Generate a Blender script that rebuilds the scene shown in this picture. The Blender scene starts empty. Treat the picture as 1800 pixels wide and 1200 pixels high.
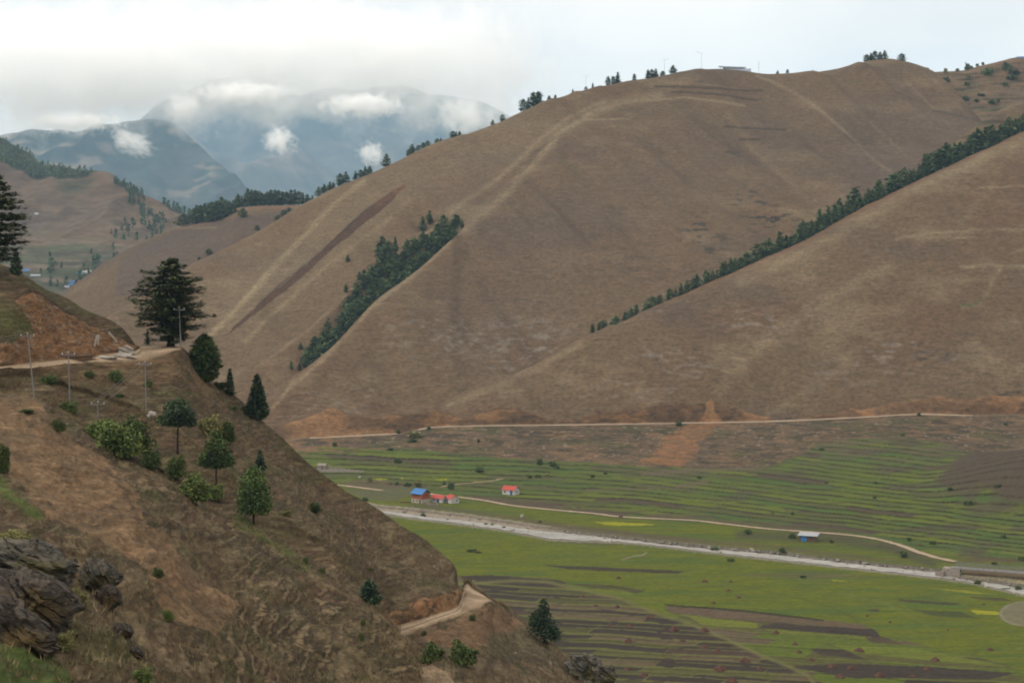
import bpy, math, random
import numpy as np
from mathutils import Vector, Matrix

# ------------------------------------------------------------------ camera, sky, sun, exposure
HAZE = 0.000040                                             # density of the air
W0, H0, F, CX, HY = 1800.0, 1200.0, 2900.0, 900.0, 480.0     # traced frame, focal length and horizon row of the photograph
sc = bpy.context.scene
C = sc.collection
cam_d = bpy.data.cameras.new('camera')
cam = bpy.data.objects.new('camera', cam_d)
C.objects.link(cam)
cam.location = (0, 0, 0)
cam.rotation_euler = (math.radians(90), 0, 0)
cam_d.sensor_width = 36.0
cam_d.lens = 36.0 * F / W0
cam_d.shift_y = (HY - H0 / 2) / W0
cam_d.clip_start = 0.5
cam_d.clip_end = 80000
sc.camera = cam

SUN_EL, SUN_AZ = math.radians(40), math.radians(-104)         # azimuth from +Y, clockwise: from the left and a little behind
world = bpy.data.worlds.new('World')
sc.world = world
world.use_nodes = True
nt = world.node_tree
nt.nodes.clear()
N = nt.nodes.new
out = N('ShaderNodeOutputWorld')
bg = N('ShaderNodeBackground')
sky = N('ShaderNodeTexSky'); sky.sky_type = 'NISHITA'; sky.sun_disc = False
sky.sun_elevation = SUN_EL; sky.sun_rotation = SUN_AZ
skys = N('ShaderNodeVectorMath'); skys.operation = 'SCALE'; skys.inputs['Scale'].default_value = 0.10
nt.links.new(sky.outputs[0], skys.inputs[0])
tc = N('ShaderNodeTexCoord')
mp = N('ShaderNodeMapping'); mp.inputs['Scale'].default_value = (5.0, 5.0, 11.0)
mp.inputs['Location'].default_value = (0.4, 1.3, 0.55)
n1 = N('ShaderNodeTexNoise'); n1.inputs['Scale'].default_value = 1.0; n1.inputs['Detail'].default_value = 7; n1.inputs['Roughness'].default_value = 0.52
nt.links.new(tc.outputs['Generated'], mp.inputs[0]); nt.links.new(mp.outputs[0], n1.inputs['Vector'])
cr = N('ShaderNodeValToRGB')
cr.color_ramp.elements[0].position = 0.36; cr.color_ramp.elements[0].color = (0.83, 0.75, 0.675, 1)
cr.color_ramp.elements[1].position = 0.60; cr.color_ramp.elements[1].color = (1.02, 0.905, 0.785, 1)
nt.links.new(n1.outputs['Fac'], cr.inputs[0])
mx = N('ShaderNodeMixRGB'); mx.inputs['Fac'].default_value = 0.90     # a closed overcast: thin blue sky behind bright cloud
nt.links.new(skys.outputs[0], mx.inputs[1]); nt.links.new(cr.outputs[0], mx.inputs[2])
sx = N('ShaderNodeSeparateXYZ'); nt.links.new(tc.outputs['Generated'], sx.inputs[0])
gr = N('ShaderNodeMapRange')                                   # an overcast sky is brightest overhead
for k, val in ((1, 0.12), (2, 0.55), (3, 0.78), (4, 1.18)): gr.inputs[k].default_value = val
nt.links.new(sx.outputs['Z'], gr.inputs[0])
sm = N('ShaderNodeVectorMath'); sm.operation = 'SCALE'
nt.links.new(mx.outputs[0], sm.inputs[0]); nt.links.new(gr.outputs[0], sm.inputs['Scale'])
nt.links.new(sm.outputs[0], bg.inputs['Color'])
bg.inputs['Strength'].default_value = 1.0
nt.links.new(bg.outputs[0], out.inputs['Surface'])

sun_d = bpy.data.lights.new('sun', 'SUN')
sun_d.energy = 1.5; sun_d.angle = math.radians(10); sun_d.color = (1.0, 0.94, 0.84)
sun = bpy.data.objects.new('sun', sun_d)
C.objects.link(sun)
sdir = Vector((math.sin(SUN_AZ) * math.cos(SUN_EL), math.cos(SUN_AZ) * math.cos(SUN_EL), math.sin(SUN_EL)))
sun.rotation_euler = sdir.to_track_quat('Z', 'Y').to_euler()
sun.location = (-300, -300, 900)

vs = sc.view_settings
sc.display_settings.display_device = 'sRGB'
vs.view_transform = 'Standard'; vs.look = 'None'; vs.exposure = 0.82; vs.gamma = 1.0; vs.use_curve_mapping = False
sc.cycles.max_bounces = 64; sc.cycles.diffuse_bounces = 2; sc.cycles.glossy_bounces = 2
sc.cycles.volume_bounces = 64; sc.cycles.transparent_max_bounces = 8
sc.cycles.use_denoising = True
try: sc.cycles.filter_width = 1.9
except Exception: pass

# ------------------------------------------------------------------ helpers
def pslopes(x, y):
    h = np.diff(x); h = h.reshape((-1,) + (1,) * (y.ndim - 1))
    de = np.diff(y, axis=0) / h
    m = np.zeros_like(y)
    m[0], m[-1] = de[0], de[-1]
    if len(x) > 2:
        a, b = de[:-1], de[1:]
        w1, w2 = 2 * h[1:] + h[:-1], h[1:] + 2 * h[:-1]
        ok = a * b > 0
        m[1:-1] = np.where(ok, (w1 + w2) / (w1 / np.where(ok, a, 1) + w2 / np.where(ok, b, 1)), 0)
    return m

def pchip(x, y, xi):
    x = np.asarray(x, float); y = np.asarray(y, float)
    xi = np.clip(xi, x[0], x[-1])
    m = pslopes(x, y)
    i = np.clip(np.searchsorted(x, xi, side='right') - 1, 0, len(x) - 2)
    h = (x[i + 1] - x[i]); t = (xi - x[i]) / h
    sh = (-1,) + (1,) * (y.ndim - 1)
    t = t.reshape(sh); h = h.reshape(sh)
    t2, t3 = t * t, t * t * t
    return (2*t3-3*t2+1) * y[i] + (t3-2*t2+t) * h * m[i] + (-2*t3+3*t2) * y[i+1] + (t3-t2) * h * m[i+1]

def line(pts, u):
    """a traced contour [(px, py, distance)...] sampled at the columns u"""
    p = np.array(sorted(pts), float)
    return pchip(p[:, 0], p[:, 1:], u)            # (n, 2): py, d

_rs = np.random.RandomState(7)
_P = np.concatenate([_rs.permutation(256)] * 2)
_G = _rs.normal(size=(256, 3)); _G /= np.linalg.norm(_G, axis=1)[:, None]
_G32 = _G.astype(np.float32); _P32 = _P.astype(np.int32)
def perlin(x, y, z):
    x, y, z = (np.broadcast_to(np.asarray(q, np.float32), np.broadcast_shapes(np.shape(x), np.shape(y), np.shape(z))) for q in (x, y, z))
    fx, fy, fz = np.floor(x), np.floor(y), np.floor(z)
    xi, yi, zi = fx.astype(np.int32) & 255, fy.astype(np.int32) & 255, fz.astype(np.int32) & 255
    xf, yf, zf = x - fx, y - fy, z - fz
    u, v, w = (q*q*q*(q*(q*6-15)+10) for q in (xf, yf, zf))
    r = 0
    for dx in (0, 1):
        px_ = _P32[xi + dx]; wx_ = u if dx else 1-u; ax = xf - dx
        for dy in (0, 1):
            pxy = _P32[px_ + yi + dy] if dy == 0 else _P32[(px_ + yi + 1) & 511]
            wxy = wx_ * (v if dy else 1-v); ay = yf - dy
            for dz in (0, 1):
                h = _P32[(pxy + zi + dz) & 511]
                r = r + (_G32[h, 0]*ax + _G32[h, 1]*ay + _G32[h, 2]*(zf-dz)) * wxy * (w if dz else 1-w)
    return r * np.float32(1.5)
def fbm(x, y, z, o=4, lac=2.03, gain=0.5):
    r, a = 0, 1.0
    for k in range(o):
        r = r + a * perlin(x + 17.3*k, y - 9.1*k, z + 3.7*k); x, y, z = x*lac, y*lac, z*lac; a *= gain
    return r
def sstep(a, b, x):
    t = np.clip((x - a) / (b - a), 0, 1); return t*t*(3-2*t)
def inpoly(px, py, poly):
    r = np.zeros(px.shape, bool); n = len(poly)
    for i in range(n):
        x1, y1 = poly[i]; x2, y2 = poly[(i+1) % n]
        c = ((y1 > py) != (y2 > py))
        if y1 != y2: r ^= c & (px < (x2-x1) * (py-y1) / (y2-y1) + x1)
    return r
def dline(px, py, pl):
    r = np.full(px.shape, 1e9)
    for (x1, y1), (x2, y2) in zip(pl[:-1], pl[1:]):
        dx, dy = x2-x1, y2-y1
        t = np.clip(((px-x1)*dx + (py-y1)*dy) / (dx*dx+dy*dy + 1e-9), 0, 1)
        r = np.minimum(r, np.hypot(px-x1-t*dx, py-y1-t*dy))
    return r
def mixc(col, c, f):
    f = np.asarray(f, float)[..., None]; return col * (1-f) + np.array(c, float) * f

def mesh_np(name, v, f, mats, cols=None, smooth=True, mi=None):
    """numpy verts (n,3), equal-sided faces (m,k) -> mesh data"""
    me = bpy.data.meshes.new(name)
    v = np.ascontiguousarray(v, np.float32); f = np.ascontiguousarray(f, np.int32)
    me.vertices.add(len(v)); me.vertices.foreach_set('co', v.ravel())
    k = f.shape[1]
    me.loops.add(f.size); me.loops.foreach_set('vertex_index', f.ravel())
    me.polygons.add(len(f)); me.polygons.foreach_set('loop_start', np.arange(0, f.size, k, dtype=np.int32))
    me.polygons.foreach_set('loop_total', np.full(len(f), k, np.int32))
    if smooth: me.polygons.foreach_set('use_smooth', np.ones(len(f), bool))
    for m in mats: me.materials.append(m)
    if mi is not None: me.polygons.foreach_set('material_index', np.asarray(mi, np.int32))
    if cols is not None:
        a = me.attributes.new('col', 'FLOAT_COLOR', 'POINT')
        a.data.foreach_set('color', np.concatenate([cols, np.ones((len(cols), 1))], 1).astype(np.float32).ravel())
    me.update(calc_edges=True); me.validate()
    return me
def obj(name, me, parent=None, **props):
    o = bpy.data.objects.new(name, me); C.objects.link(o)
    if parent is not None: o.parent = parent
    for k, val in props.items(): o[k] = val
    return o
def empty(name, loc=(0, 0, 0), rz=0, label=None, category=None, group=None):
    o = bpy.data.objects.new(name, None); C.objects.link(o)
    o.location = loc; o.rotation_euler = (0, 0, rz); o.empty_display_size = 0.3
    tag(o, label, category, group); return o
def tag(o, label=None, category=None, group=None):
    if label: o['label'] = label
    if category: o['category'] = category
    if group: o['group'] = group
    return o
def copy_tree(o, parent=None):
    c = o.copy(); C.objects.link(c); c.parent = parent
    for ch in list(o.children): copy_tree(ch, c)
    return c

class MB:
    """collects shapes, builds ONE mesh"""
    def __init__(s): s.v, s.f = [], []
    def add(s, v, f):
        b = len(s.v); s.v += [tuple(p) for p in v]; s.f += [tuple(i + b for i in q) for q in f]
    def box(s, x0, x1, y0, y1, z0, z1):
        s.add([(x, y, z) for z in (z0, z1) for y in (y0, y1) for x in (x0, x1)],
              [(0,2,3,1),(4,5,7,6),(0,1,5,4),(2,6,7,3),(0,4,6,2),(1,3,7,5)])
    def tube(s, pts, r, n=8, cap=True):
        pts = [Vector(p) for p in pts]; rs = r if isinstance(r, (list, tuple)) else [r] * len(pts)
        v, f = [], []
        for i, p in enumerate(pts):
            d = (pts[min(i+1, len(pts)-1)] - pts[max(i-1, 0)]).normalized()
            a = d.orthogonal().normalized() if abs(d.z) < 0.99 else Vector((1, 0, 0)); 
            a = (a - d * a.dot(d)).normalized(); b = d.cross(a)
            for k in range(n):
                t = 2*math.pi*k/n; v.append(p + (a*math.cos(t) + b*math.sin(t)) * rs[i])
        for i in range(len(pts)-1):
            for k in range(n):
                f.append((i*n+k, i*n+(k+1) % n, (i+1)*n+(k+1) % n, (i+1)*n+k))
        if cap: f.append(tuple(range(n))[::-1]); f.append(tuple((len(pts)-1)*n+k for k in range(n)))
        s.add(v, f)
    def prism(s, poly, y0, y1):
        n = len(poly)
        s.add([(x, y0, z) for x, z in poly] + [(x, y1, z) for x, z in poly],
              [tuple(range(n)), tuple(range(2*n-1, n-1, -1))] + [(i, i+n, (i+1) % n + n, (i+1) % n) for i in range(n)])
    def build(s, name, mat, parent=None, smooth=False, **props):
        me = bpy.data.meshes.new(name); me.from_pydata([tuple(p) for p in s.v], [], s.f)
        me.materials.append(mat)
        if smooth: me.polygons.foreach_set('use_smooth', [True] * len(me.polygons))
        me.update(); return obj(name, me, parent, **props)

# ------------------------------------------------------------------ materials
GAIN = 0.43                                               # dry soil and grass reflect little: one factor for all painted ground
def mat_new(name):
    m = bpy.data.materials.new(name); m.use_nodes = True
    t = m.node_tree; t.nodes.clear()
    o = t.nodes.new('ShaderNodeOutputMaterial'); b = t.nodes.new('ShaderNodeBsdfPrincipled')
    b.inputs['Roughness'].default_value = 0.9
    b.inputs['Specular IOR Level'].default_value = 0.15
    t.links.new(b.outputs[0], o.inputs[0])
    return m, t, b
def nz(t, scale, vec_scale=(1, 1, 1), detail=4, rough=0.55, coord='Object', dist=0.0):
    tcn = t.nodes.new('ShaderNodeTexCoord'); mpn = t.nodes.new('ShaderNodeMapping')
    mpn.inputs['Scale'].default_value = vec_scale
    n = t.nodes.new('ShaderNodeTexNoise'); n.inputs['Scale'].default_value = scale
    n.inputs['Detail'].default_value = detail; n.inputs['Roughness'].default_value = rough; n.inputs['Distortion'].default_value = dist
    t.links.new(tcn.outputs[coord], mpn.inputs[0]); t.links.new(mpn.outputs[0], n.inputs['Vector'])
    return n.outputs['Fac']
def rng_map(t, val, a, b, c, d):
    r = t.nodes.new('ShaderNodeMapRange'); r.inputs[1].default_value = a; r.inputs[2].default_value = b
    r.inputs[3].default_value = c; r.inputs[4].default_value = d
    t.links.new(val, r.inputs[0]); return r.outputs[0]
def mulv(t, colr, val):
    m = t.nodes.new('ShaderNodeVectorMath'); m.operation = 'SCALE'
    t.links.new(colr, m.inputs[0]); t.links.new(val, m.inputs['Scale']); return m.outputs[0]
def mixn(t, fac, a, b):
    m = t.nodes.new('ShaderNodeMixRGB')
    for s, val in ((0, fac), (1, a), (2, b)):
        if isinstance(val, (tuple, float, int)): m.inputs[s].default_value = val if not isinstance(val, tuple) else (*val, 1)
        else: t.links.new(val, m.inputs[s])
    return m.outputs[0]
def terrain_mat(name, streak, grain, amp=0.5, gamp=0.4, bump=0.5, bdist=0.4, spots=None):
    """soil and grass: the painted ground colour broken up by contour streaks, grain and dark tufts"""
    m, t, b = mat_new(name)
    at = t.nodes.new('ShaderNodeAttribute'); at.attribute_name = 'col'
    s1 = nz(t, 1.0, streak, 6, 0.62, dist=0.4)
    s2 = nz(t, grain, (1, 1, 1.6), 6, 0.68)
    c = mulv(t, at.outputs['Color'], rng_map(t, s1, 0.3, 0.7, GAIN*(1-amp), GAIN*(1+amp)))
    c = mulv(t, c, rng_map(t, s2, 0.3, 0.7, 1-gamp, 1+gamp))
    if spots:
        sp = nz(t, spots[0], (1, 1, spots[3] if len(spots) > 3 else 1.6), 3, 0.6)
        f = rng_map(t, sp, spots[1], spots[1] + 0.06, 0.0, spots[2])
        c = mixn(t, f, c, (0.035, 0.032, 0.02))
    t.links.new(c, b.inputs['Base Color'])
    bp = t.nodes.new('ShaderNodeBump'); bp.inputs['Strength'].default_value = bump; bp.inputs['Distance'].default_value = bdist
    ad = t.nodes.new('ShaderNodeMath'); t.links.new(s1, ad.inputs[0]); t.links.new(s2, ad.inputs[1])
    t.links.new(ad.outputs[0], bp.inputs['Height']); t.links.new(bp.outputs[0], b.inputs['Normal'])
    b.inputs['Roughness'].default_value = 0.97; b.inputs['Specular IOR Level'].default_value = 0.05
    return m
def plain(name, colr, scale=3.0, amp=0.25, rough=0.8, stretch=(1, 1, 1), spec=0.2, bump=0.0):
    m, t, b = mat_new(name)
    n = nz(t, scale, stretch, 5, 0.6)
    rg = t.nodes.new('ShaderNodeRGB'); rg.outputs[0].default_value = (*colr, 1)
    t.links.new(mulv(t, rg.outputs[0], rng_map(t, n, 0.25, 0.75, .53*(1-amp), .53*(1+amp))), b.inputs['Base Color'])
    b.inputs['Roughness'].default_value = rough; b.inputs['Specular IOR Level'].default_value = spec
    if bump:
        bp = t.nodes.new('ShaderNodeBump'); bp.inputs['Strength'].default_value = bump; bp.inputs['Distance'].default_value = 0.05
        t.links.new(n, bp.inputs['Height']); t.links.new(bp.outputs[0], b.inputs['Normal'])
    return m
def foliage_mat(name, dark, light, scale=0.8, clump=0.25):
    """leaves: clumps of two greens, each tree a little different"""
    m, t, b = mat_new(name)
    n = nz(t, scale, (1, 1, 1), 3, 0.6); n2 = nz(t, clump, (1, 1, 1), 2, 0.5)
    ad = t.nodes.new('ShaderNodeMath'); t.links.new(n, ad.inputs[0]); t.links.new(n2, ad.inputs[1])
    oi = t.nodes.new('ShaderNodeObjectInfo')
    c = mixn(t, rng_map(t, ad.outputs[0], 0.75, 1.25, 0, 1), dark, light)
    c = mulv(t, c, rng_map(t, oi.outputs['Random'], 0, 1, 0.75, 1.25))
    t.links.new(c, b.inputs['Base Color'])
    b.inputs['Roughness'].default_value = 0.75; b.inputs['Specular IOR Level'].default_value = 0.12
    b.inputs['Subsurface Weight'].default_value = 0.0
    return m

# ------------------------------------------------------------------ terrain as lofted height fields
class Loft:
    """z over (column, distance): every traced contour carries its own distance; columns fan out from the viewpoint"""
    def __init__(s, u0, u1, du, lines, rows, disp=None):
        s.u = np.arange(u0, u1 + du, du)
        K = len(lines)
        L = [l(s.u) if callable(l) else line(l, s.u) for l in lines]
        Dk = np.stack([l[:, 1] for l in L]); Zk = np.stack([(HY - l[:, 0]) / F * l[:, 1] for l in L])
        for k in range(1, K): Dk[k] = np.maximum(Dk[k], Dk[k-1] + 0.02)
        si = np.concatenate([k + np.arange(n) / n for k, n in enumerate(rows)] + [[K - 1.0]])
        s.s = si
        s.D = pchip(np.arange(K), Dk, si); s.Z = pchip(np.arange(K), Zk, si)
        s.finish(disp)
    def finish(s, disp=None):
        s.X = (s.u[None, :] - CX) / F * s.D
        if disp is not None: s.Z = s.Z + disp(s)
        s.PX = np.broadcast_to(s.u[None, :], s.D.shape); s.PY = HY - s.Z / s.D * F
    def faces(s, r0=0, r1=None, c0=0, c1=None):
        R, Cn = s.D.shape; r1 = R-1 if r1 is None else r1; c1 = Cn-1 if c1 is None else c1
        a = (np.arange(r0, r1)[:, None] * Cn + np.arange(c0, c1)[None, :]).ravel()
        return np.stack([a, a+1, a+Cn+1, a+Cn], 1)
    def mesh(s, name, mat, cols):
        v = np.stack([s.X, s.D, s.Z], -1).reshape(-1, 3)
        return mesh_np(name, v, s.faces(), [mat], cols.reshape(-1, 3))
    def hit(s, px, py):
        """the first ground seen through a pixel"""
        c = int(np.clip(round((px - s.u[0]) / (s.u[1]-s.u[0])), 0, len(s.u)-1))
        p = s.PY[:, c]
        for i in range(1, len(p)):
            if p[i] <= py:
                t = (p[i-1] - py) / (p[i-1] - p[i] + 1e-9); t = min(max(t, 0), 1)
                d = s.D[i-1, c] + t * (s.D[i, c] - s.D[i-1, c]); z = s.Z[i-1, c] + t * (s.Z[i, c] - s.Z[i-1, c])
                return Vector(((px-CX)/F*d, d, z))
        i = int(np.argmin(p)); d = s.D[i, c]
        return Vector(((px-CX)/F*d, d, s.Z[i, c]))
    def at(s, px, d):
        c = int(np.clip(round((px - s.u[0]) / (s.u[1]-s.u[0])), 0, len(s.u)-1))
        return Vector(((px-CX)/F*d, d, float(np.interp(d, s.D[:, c], s.Z[:, c]))))
    def xyz(s, x, y): return s.at(CX + x / y * F, y)
def blend(a, b, t, sag=0.0, td=None):
    td = t if td is None else td
    def fn(u):
        A, B = line(a, u), line(b, u)
        return np.stack([A[:, 0]*(1-t) + B[:, 0]*t + sag, A[:, 1]*(1-td) + B[:, 1]*td], 1)
    return fn
def behind(a, dd, dz):
    """a line dd metres farther and dz metres lower than line a"""
    def fn(u):
        A = line(a, u); d = A[:, 1] + dd; z = (HY - A[:, 0]) / F * A[:, 1] - dz
        return np.stack([HY - z / d * F, d], 1)
    return fn
def at_z(a, dd, z):
    def fn(u):
        A = line(a, u); d = A[:, 1] + dd
        return np.stack([HY - z / d * F, d], 1)
    return fn
# ------------------------------------------------------------------ the hills, far to near
BROWN, RED, PURPLE, STRAW = (.194, .134, .079), (.187, .118, .070), (.150, .109, .077), (.33, .255, .155)
def hill_paint(T, sc_=1.0, seed=0.0):
    x, y, z = T.X / sc_, T.D / sc_, T.Z / sc_
    c = np.zeros(T.D.shape + (3,)); c[:] = BROWN
    c = mixc(c, RED, sstep(-.1, .5, fbm(x/90+seed, y/90, z/60, 3)) * .8)
    c = mixc(c, PURPLE, sstep(0., .55, fbm(x/140+seed+5, y/140, z/70, 3)) * .8)
    c = mixc(c, STRAW, sstep(.1, .7, fbm(x/60+seed+9, y/60, z/30, 4)) * .35)
    return c
M_hill = terrain_mat('dry_grass_hill', (.12, .12, .55), .35, .20, .36, .7, .9, spots=(.22, .66, .5))
M_far = terrain_mat('far_mountain', (.0025, .0025, .012), .007, .25, .35, .4, 12)
M_mid = terrain_mat('mid_hill', (.012, .012, .10), .05, .22, .30, .4, 3)
M_near = terrain_mat('near_slope', (.55, .40, 2.6), 2.2, .42, .36, .9, .18, spots=(1.3, .655, .6))

# far mountain, its top lost in the clouds
FAR_B = [(-300, 300, 15200), (0, 285, 15580), (150, 260, 15770), (250, 212, 15960), (330, 158, 16340), (380, 143, 16530), (440, 152, 16530), (520, 165, 16530),
         (600, 150, 16720), (680, 150, 16720), (760, 175, 16530), (850, 185, 16530), (950, 190, 16530), (1100, 210, 16530), (1300, 240, 16530)]
FAR_0 = [(-300, 520, 7820), (300, 500, 7820), (700, 480, 7820), (1300, 480, 7820)]
def dmount(T):
    f = sstep(0, 1.2, T.s)[:, None] 
    r = 1 - np.abs(fbm(T.X/1500 + .25*T.D/1500, T.D/4500, T.Z*0, 4))           # ribs running down the slope
    return (r - .8) * 520 * f * (1 - .5*sstep(2.2, 3, T.s)[:, None])
far_T = Loft(-300, 1300, 4, [FAR_0, blend(FAR_0, FAR_B, .42), blend(FAR_0, FAR_B, .76), FAR_B, behind(FAR_B, 1000, 200), behind(FAR_B, 2500, 1500)], [70, 70, 50, 8, 6], dmount)
c = np.zeros(far_T.D.shape + (3,)); c[:] = (.10, .10, .085)
c = mixc(c, (.30, .23, .17), sstep(.0, .5, fbm(far_T.X/700, far_T.D/1500, far_T.Z/500, 4)) * .7)
c = mixc(c, (.030, .045, .03), sstep(-.05, .25, fbm(far_T.X/700+7, far_T.D/700, far_T.Z/420, 4) + (far_T.Z-1300)/1500) * .85)
low = sstep(620, 400, far_T.Z) * sstep(.0, .3, fbm(far_T.X/450, far_T.D/1000, far_T.Z/36, 3)) * sstep(430, 560, far_T.PX)
c = mixc(c, (.17, .19, .10), low * .6)
obj('mountain', far_T.mesh('mountain', M_far, c), kind='structure')

FAR_A = [(-400, 262, 9300), (-60, 252, 9455), (20, 238, 9532), (60, 231, 9610), (95, 227, 9610), (130, 231, 9610), (165, 224, 9687), (195, 219, 9687),
         (230, 207, 9765), (270, 197, 9842), (300, 203, 9842), (330, 226, 9765), (370, 262, 9610), (420, 320, 9300), (480, 390, 8990), (560, 470, 8680)]
FAR_A0 = [(-400, 520, 6450), (300, 520, 6450), (560, 520, 7050)]
def dmount2(T):
    f = sstep(0, 1, T.s)[:, None] * (1 - sstep(1.6, 2, T.s)[:, None] * .7)
    return (1 - np.abs(fbm(T.X/800, T.D/2600, T.Z*0+4, 4)) - .8) * 300 * f
fa_T = Loft(-400, 560, 4, [FAR_A0, blend(FAR_A0, FAR_A, .55), FAR_A, behind(FAR_A, 500, 150), behind(FAR_A, 1200, 800)], [80, 70, 8, 6], dmount2)
c = np.zeros(fa_T.D.shape + (3,)); c[:] = (.085, .085, .07)
c = mixc(c, (.025, .042, .028), sstep(-.25, .15, fbm(fa_T.X/330, fa_T.D/500, fa_T.Z/150, 4) + (fa_T.Z-590)/700) * .9)
c = mixc(c, (.34, .26, .18), sstep(.2, .5, fbm(fa_T.X/200+3, fa_T.D/500, fa_T.Z/90, 3)) * .7)
obj('mountain', fa_T.mesh('forested_mountain', M_far, c), kind='structure')

# brown hill with a village at its foot
MID = [(-300, 250, 3200), (-50, 240, 3200), (0, 243, 3200), (30, 259, 3180), (60, 277, 3150), (75, 290, 3120), (100, 292, 3100), (150, 301, 3080), (190, 303, 3060),
       (215, 318, 3040), (240, 336, 3020), (270, 351, 3000), (300, 363, 2980), (330, 376, 2960), (380, 400, 2900), (450, 440, 2800), (560, 500, 2700)]
MID_0 = [(-300, 640, 2050), (560, 640, 2050)]
MID_1 = [(-300, 500, 2350), (0, 500, 2350), (200, 505, 2350), (560, 545, 2350)]
def dmid(T):
    f = sstep(0, 1, T.s)[:, None] * (1 - sstep(2.5, 3, T.s)[:, None] * .8)
    return ((1 - np.abs(fbm(T.X/230 - T.D/900, T.D/800, T.Z*0+9, 4)) - .8) * 38 + fbm(T.X/40, T.D/40, T.Z/40, 3) * 2) * f
mid_T = Loft(-300, 560, 2.2, [MID_0, MID_1, blend(MID_1, MID, .6), MID, behind(MID, 160, 60), behind(MID, 500, 400)], [40, 70, 80, 8, 6], dmid)
T = mid_T
c = hill_paint(T, 2.2, 3.0) * np.array((1.02, 1.0, 1.05))
fol = sstep(-.1, .35, fbm(T.X/150, T.D/150, T.Z/60, 4) + sstep(465, 385, T.PY) * -.75 + .25)
c = mixc(c, (.075, .085, .048), fol * .75)                                                    # scrub and gardens low down
fld = sstep(.05, .3, fbm(T.X/120+4, T.D/200, T.Z/9, 3)) * sstep(395, 430, T.PY)
c = mixc(c, (.13, .155, .07), fld * .4)
c = mixc(c, (.24, .18, .13), sstep(.1, .35, fbm(T.X/90+8, T.D/200, T.Z/7, 3)) * sstep(385, 420, T.PY) * .7)
c = mixc(c, (.035, .05, .03), inpoly(T.PX + 9*fbm(T.X/60, T.D/60, T.Z/60, 2), T.PY + 5*fbm(T.X/40+3, T.D/60, T.Z/40, 2), [(-100, 236), (0, 240), (60, 272), (75, 293), (130, 292), (172, 303), (150, 313), (60, 316), (40, 300), (0, 284), (-100, 280)]) * .85)
obj('hill', mid_T.mesh('mid_hill', M_mid, c), kind='structure')

# small dark hill with a wooded top
SML = [(-100, 640, 1700), (60, 562, 1700), (113, 514, 1700), (150, 487, 1710), (200, 452, 1720), (250, 425, 1730), (300, 403, 1740), (345, 392, 1750), (390, 378, 1760), (410, 366, 1765),
       (450, 362, 1770), (480, 361, 1775), (530, 361, 1780), (600, 372, 1790), (700, 400, 1800)]
SML_0 = [(-100, 760, 1150), (700, 760, 1150)]
def dsm(T):
    f = sstep(0, 1, T.s)[:, None] * (1 - sstep(1.6, 2, T.s)[:, None] * .85)
    return (fbm(T.X/120, T.D/300, T.Z*0+2, 3) * 9 + fbm(T.X/18, T.D/18, T.Z/18, 3) * .8) * f
sml_T = Loft(-100, 700, 1.7, [SML_0, blend(SML_0, SML, .62, 0, .5), SML, behind(SML, 90, 25), behind(SML, 350, 250)], [60, 190, 8, 6], dsm)
T = sml_T
c = hill_paint(T, 1.2, 6.0) * .92
c = mixc(c, (.135, .10, .085), inpoly(T.PX, T.PY, [(210, 455), (330, 398), (520, 366), (470, 395), (335, 470), (300, 520), (200, 520)]) * .65)
c = mixc(c, (.27, .17, .105), np.exp(-(dline(T.PX, T.PY, [(318, 401), (370, 392), (392, 380), (410, 369), (450, 365), (525, 364)]) / 2.5)**2) * .8)
c = mixc(c, (.27, .23, .14), np.exp(-(dline(T.PX, T.PY, [(318, 400), (350, 401), (380, 400)]) / 1.5)**2) * .7)
obj('hill', sml_T.mesh('small_hill', M_hill, c), kind='structure')

# terraced ridge at the right edge, behind the big hill
RID = [(1450, 200, 1900), (1560, 150, 1900), (1620, 128, 1900), (1650, 127, 1900), (1690, 125, 1900), (1720, 117, 1900), (1760, 108, 1900), (1785, 103, 1900), (1810, 104, 1900), (1900, 100, 1900), (2000, 105, 1900)]
RID_0 = [(1450, 330, 1640), (1700, 300, 1640), (2000, 300, 1640)]
rid_T = Loft(1450, 2000, 2, [RID_0, blend(RID_0, RID, .55), RID, behind(RID, 80, 15), behind(RID, 300, 200)], [60, 70, 8, 6],
             lambda T: (fbm(T.X/40, T.D/40, T.Z*0, 3) * 2.5 + np.floor(T.Z/5)*0 + 1.6*np.abs(((T.Z/6 + .3*fbm(T.X/60, T.D/60, T.Z*0, 2)) % 1) - .5)) * (1 - sstep(1.7, 2, T.s)[:, None] * .8))
T = rid_T
c = hill_paint(T, 1.0, 2.0); c = mixc(c, (.25, .165, .10), sstep(-.1, .5, fbm(T.X/40, T.D/60, T.Z/8, 3)) * .8)
c = mixc(c, (.045, .045, .03), sstep(.15, .5, fbm(T.X/35+4, T.D/50, T.Z/3.5, 3)) * .75)
c = mixc(c, (.12, .13, .06), sstep(.3, .55, fbm(T.X/45+9, T.D/50, T.Z/7, 3)) * .6)
obj('hill', rid_T.mesh('terraced_ridge', M_hill, c), kind='structure')

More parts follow.
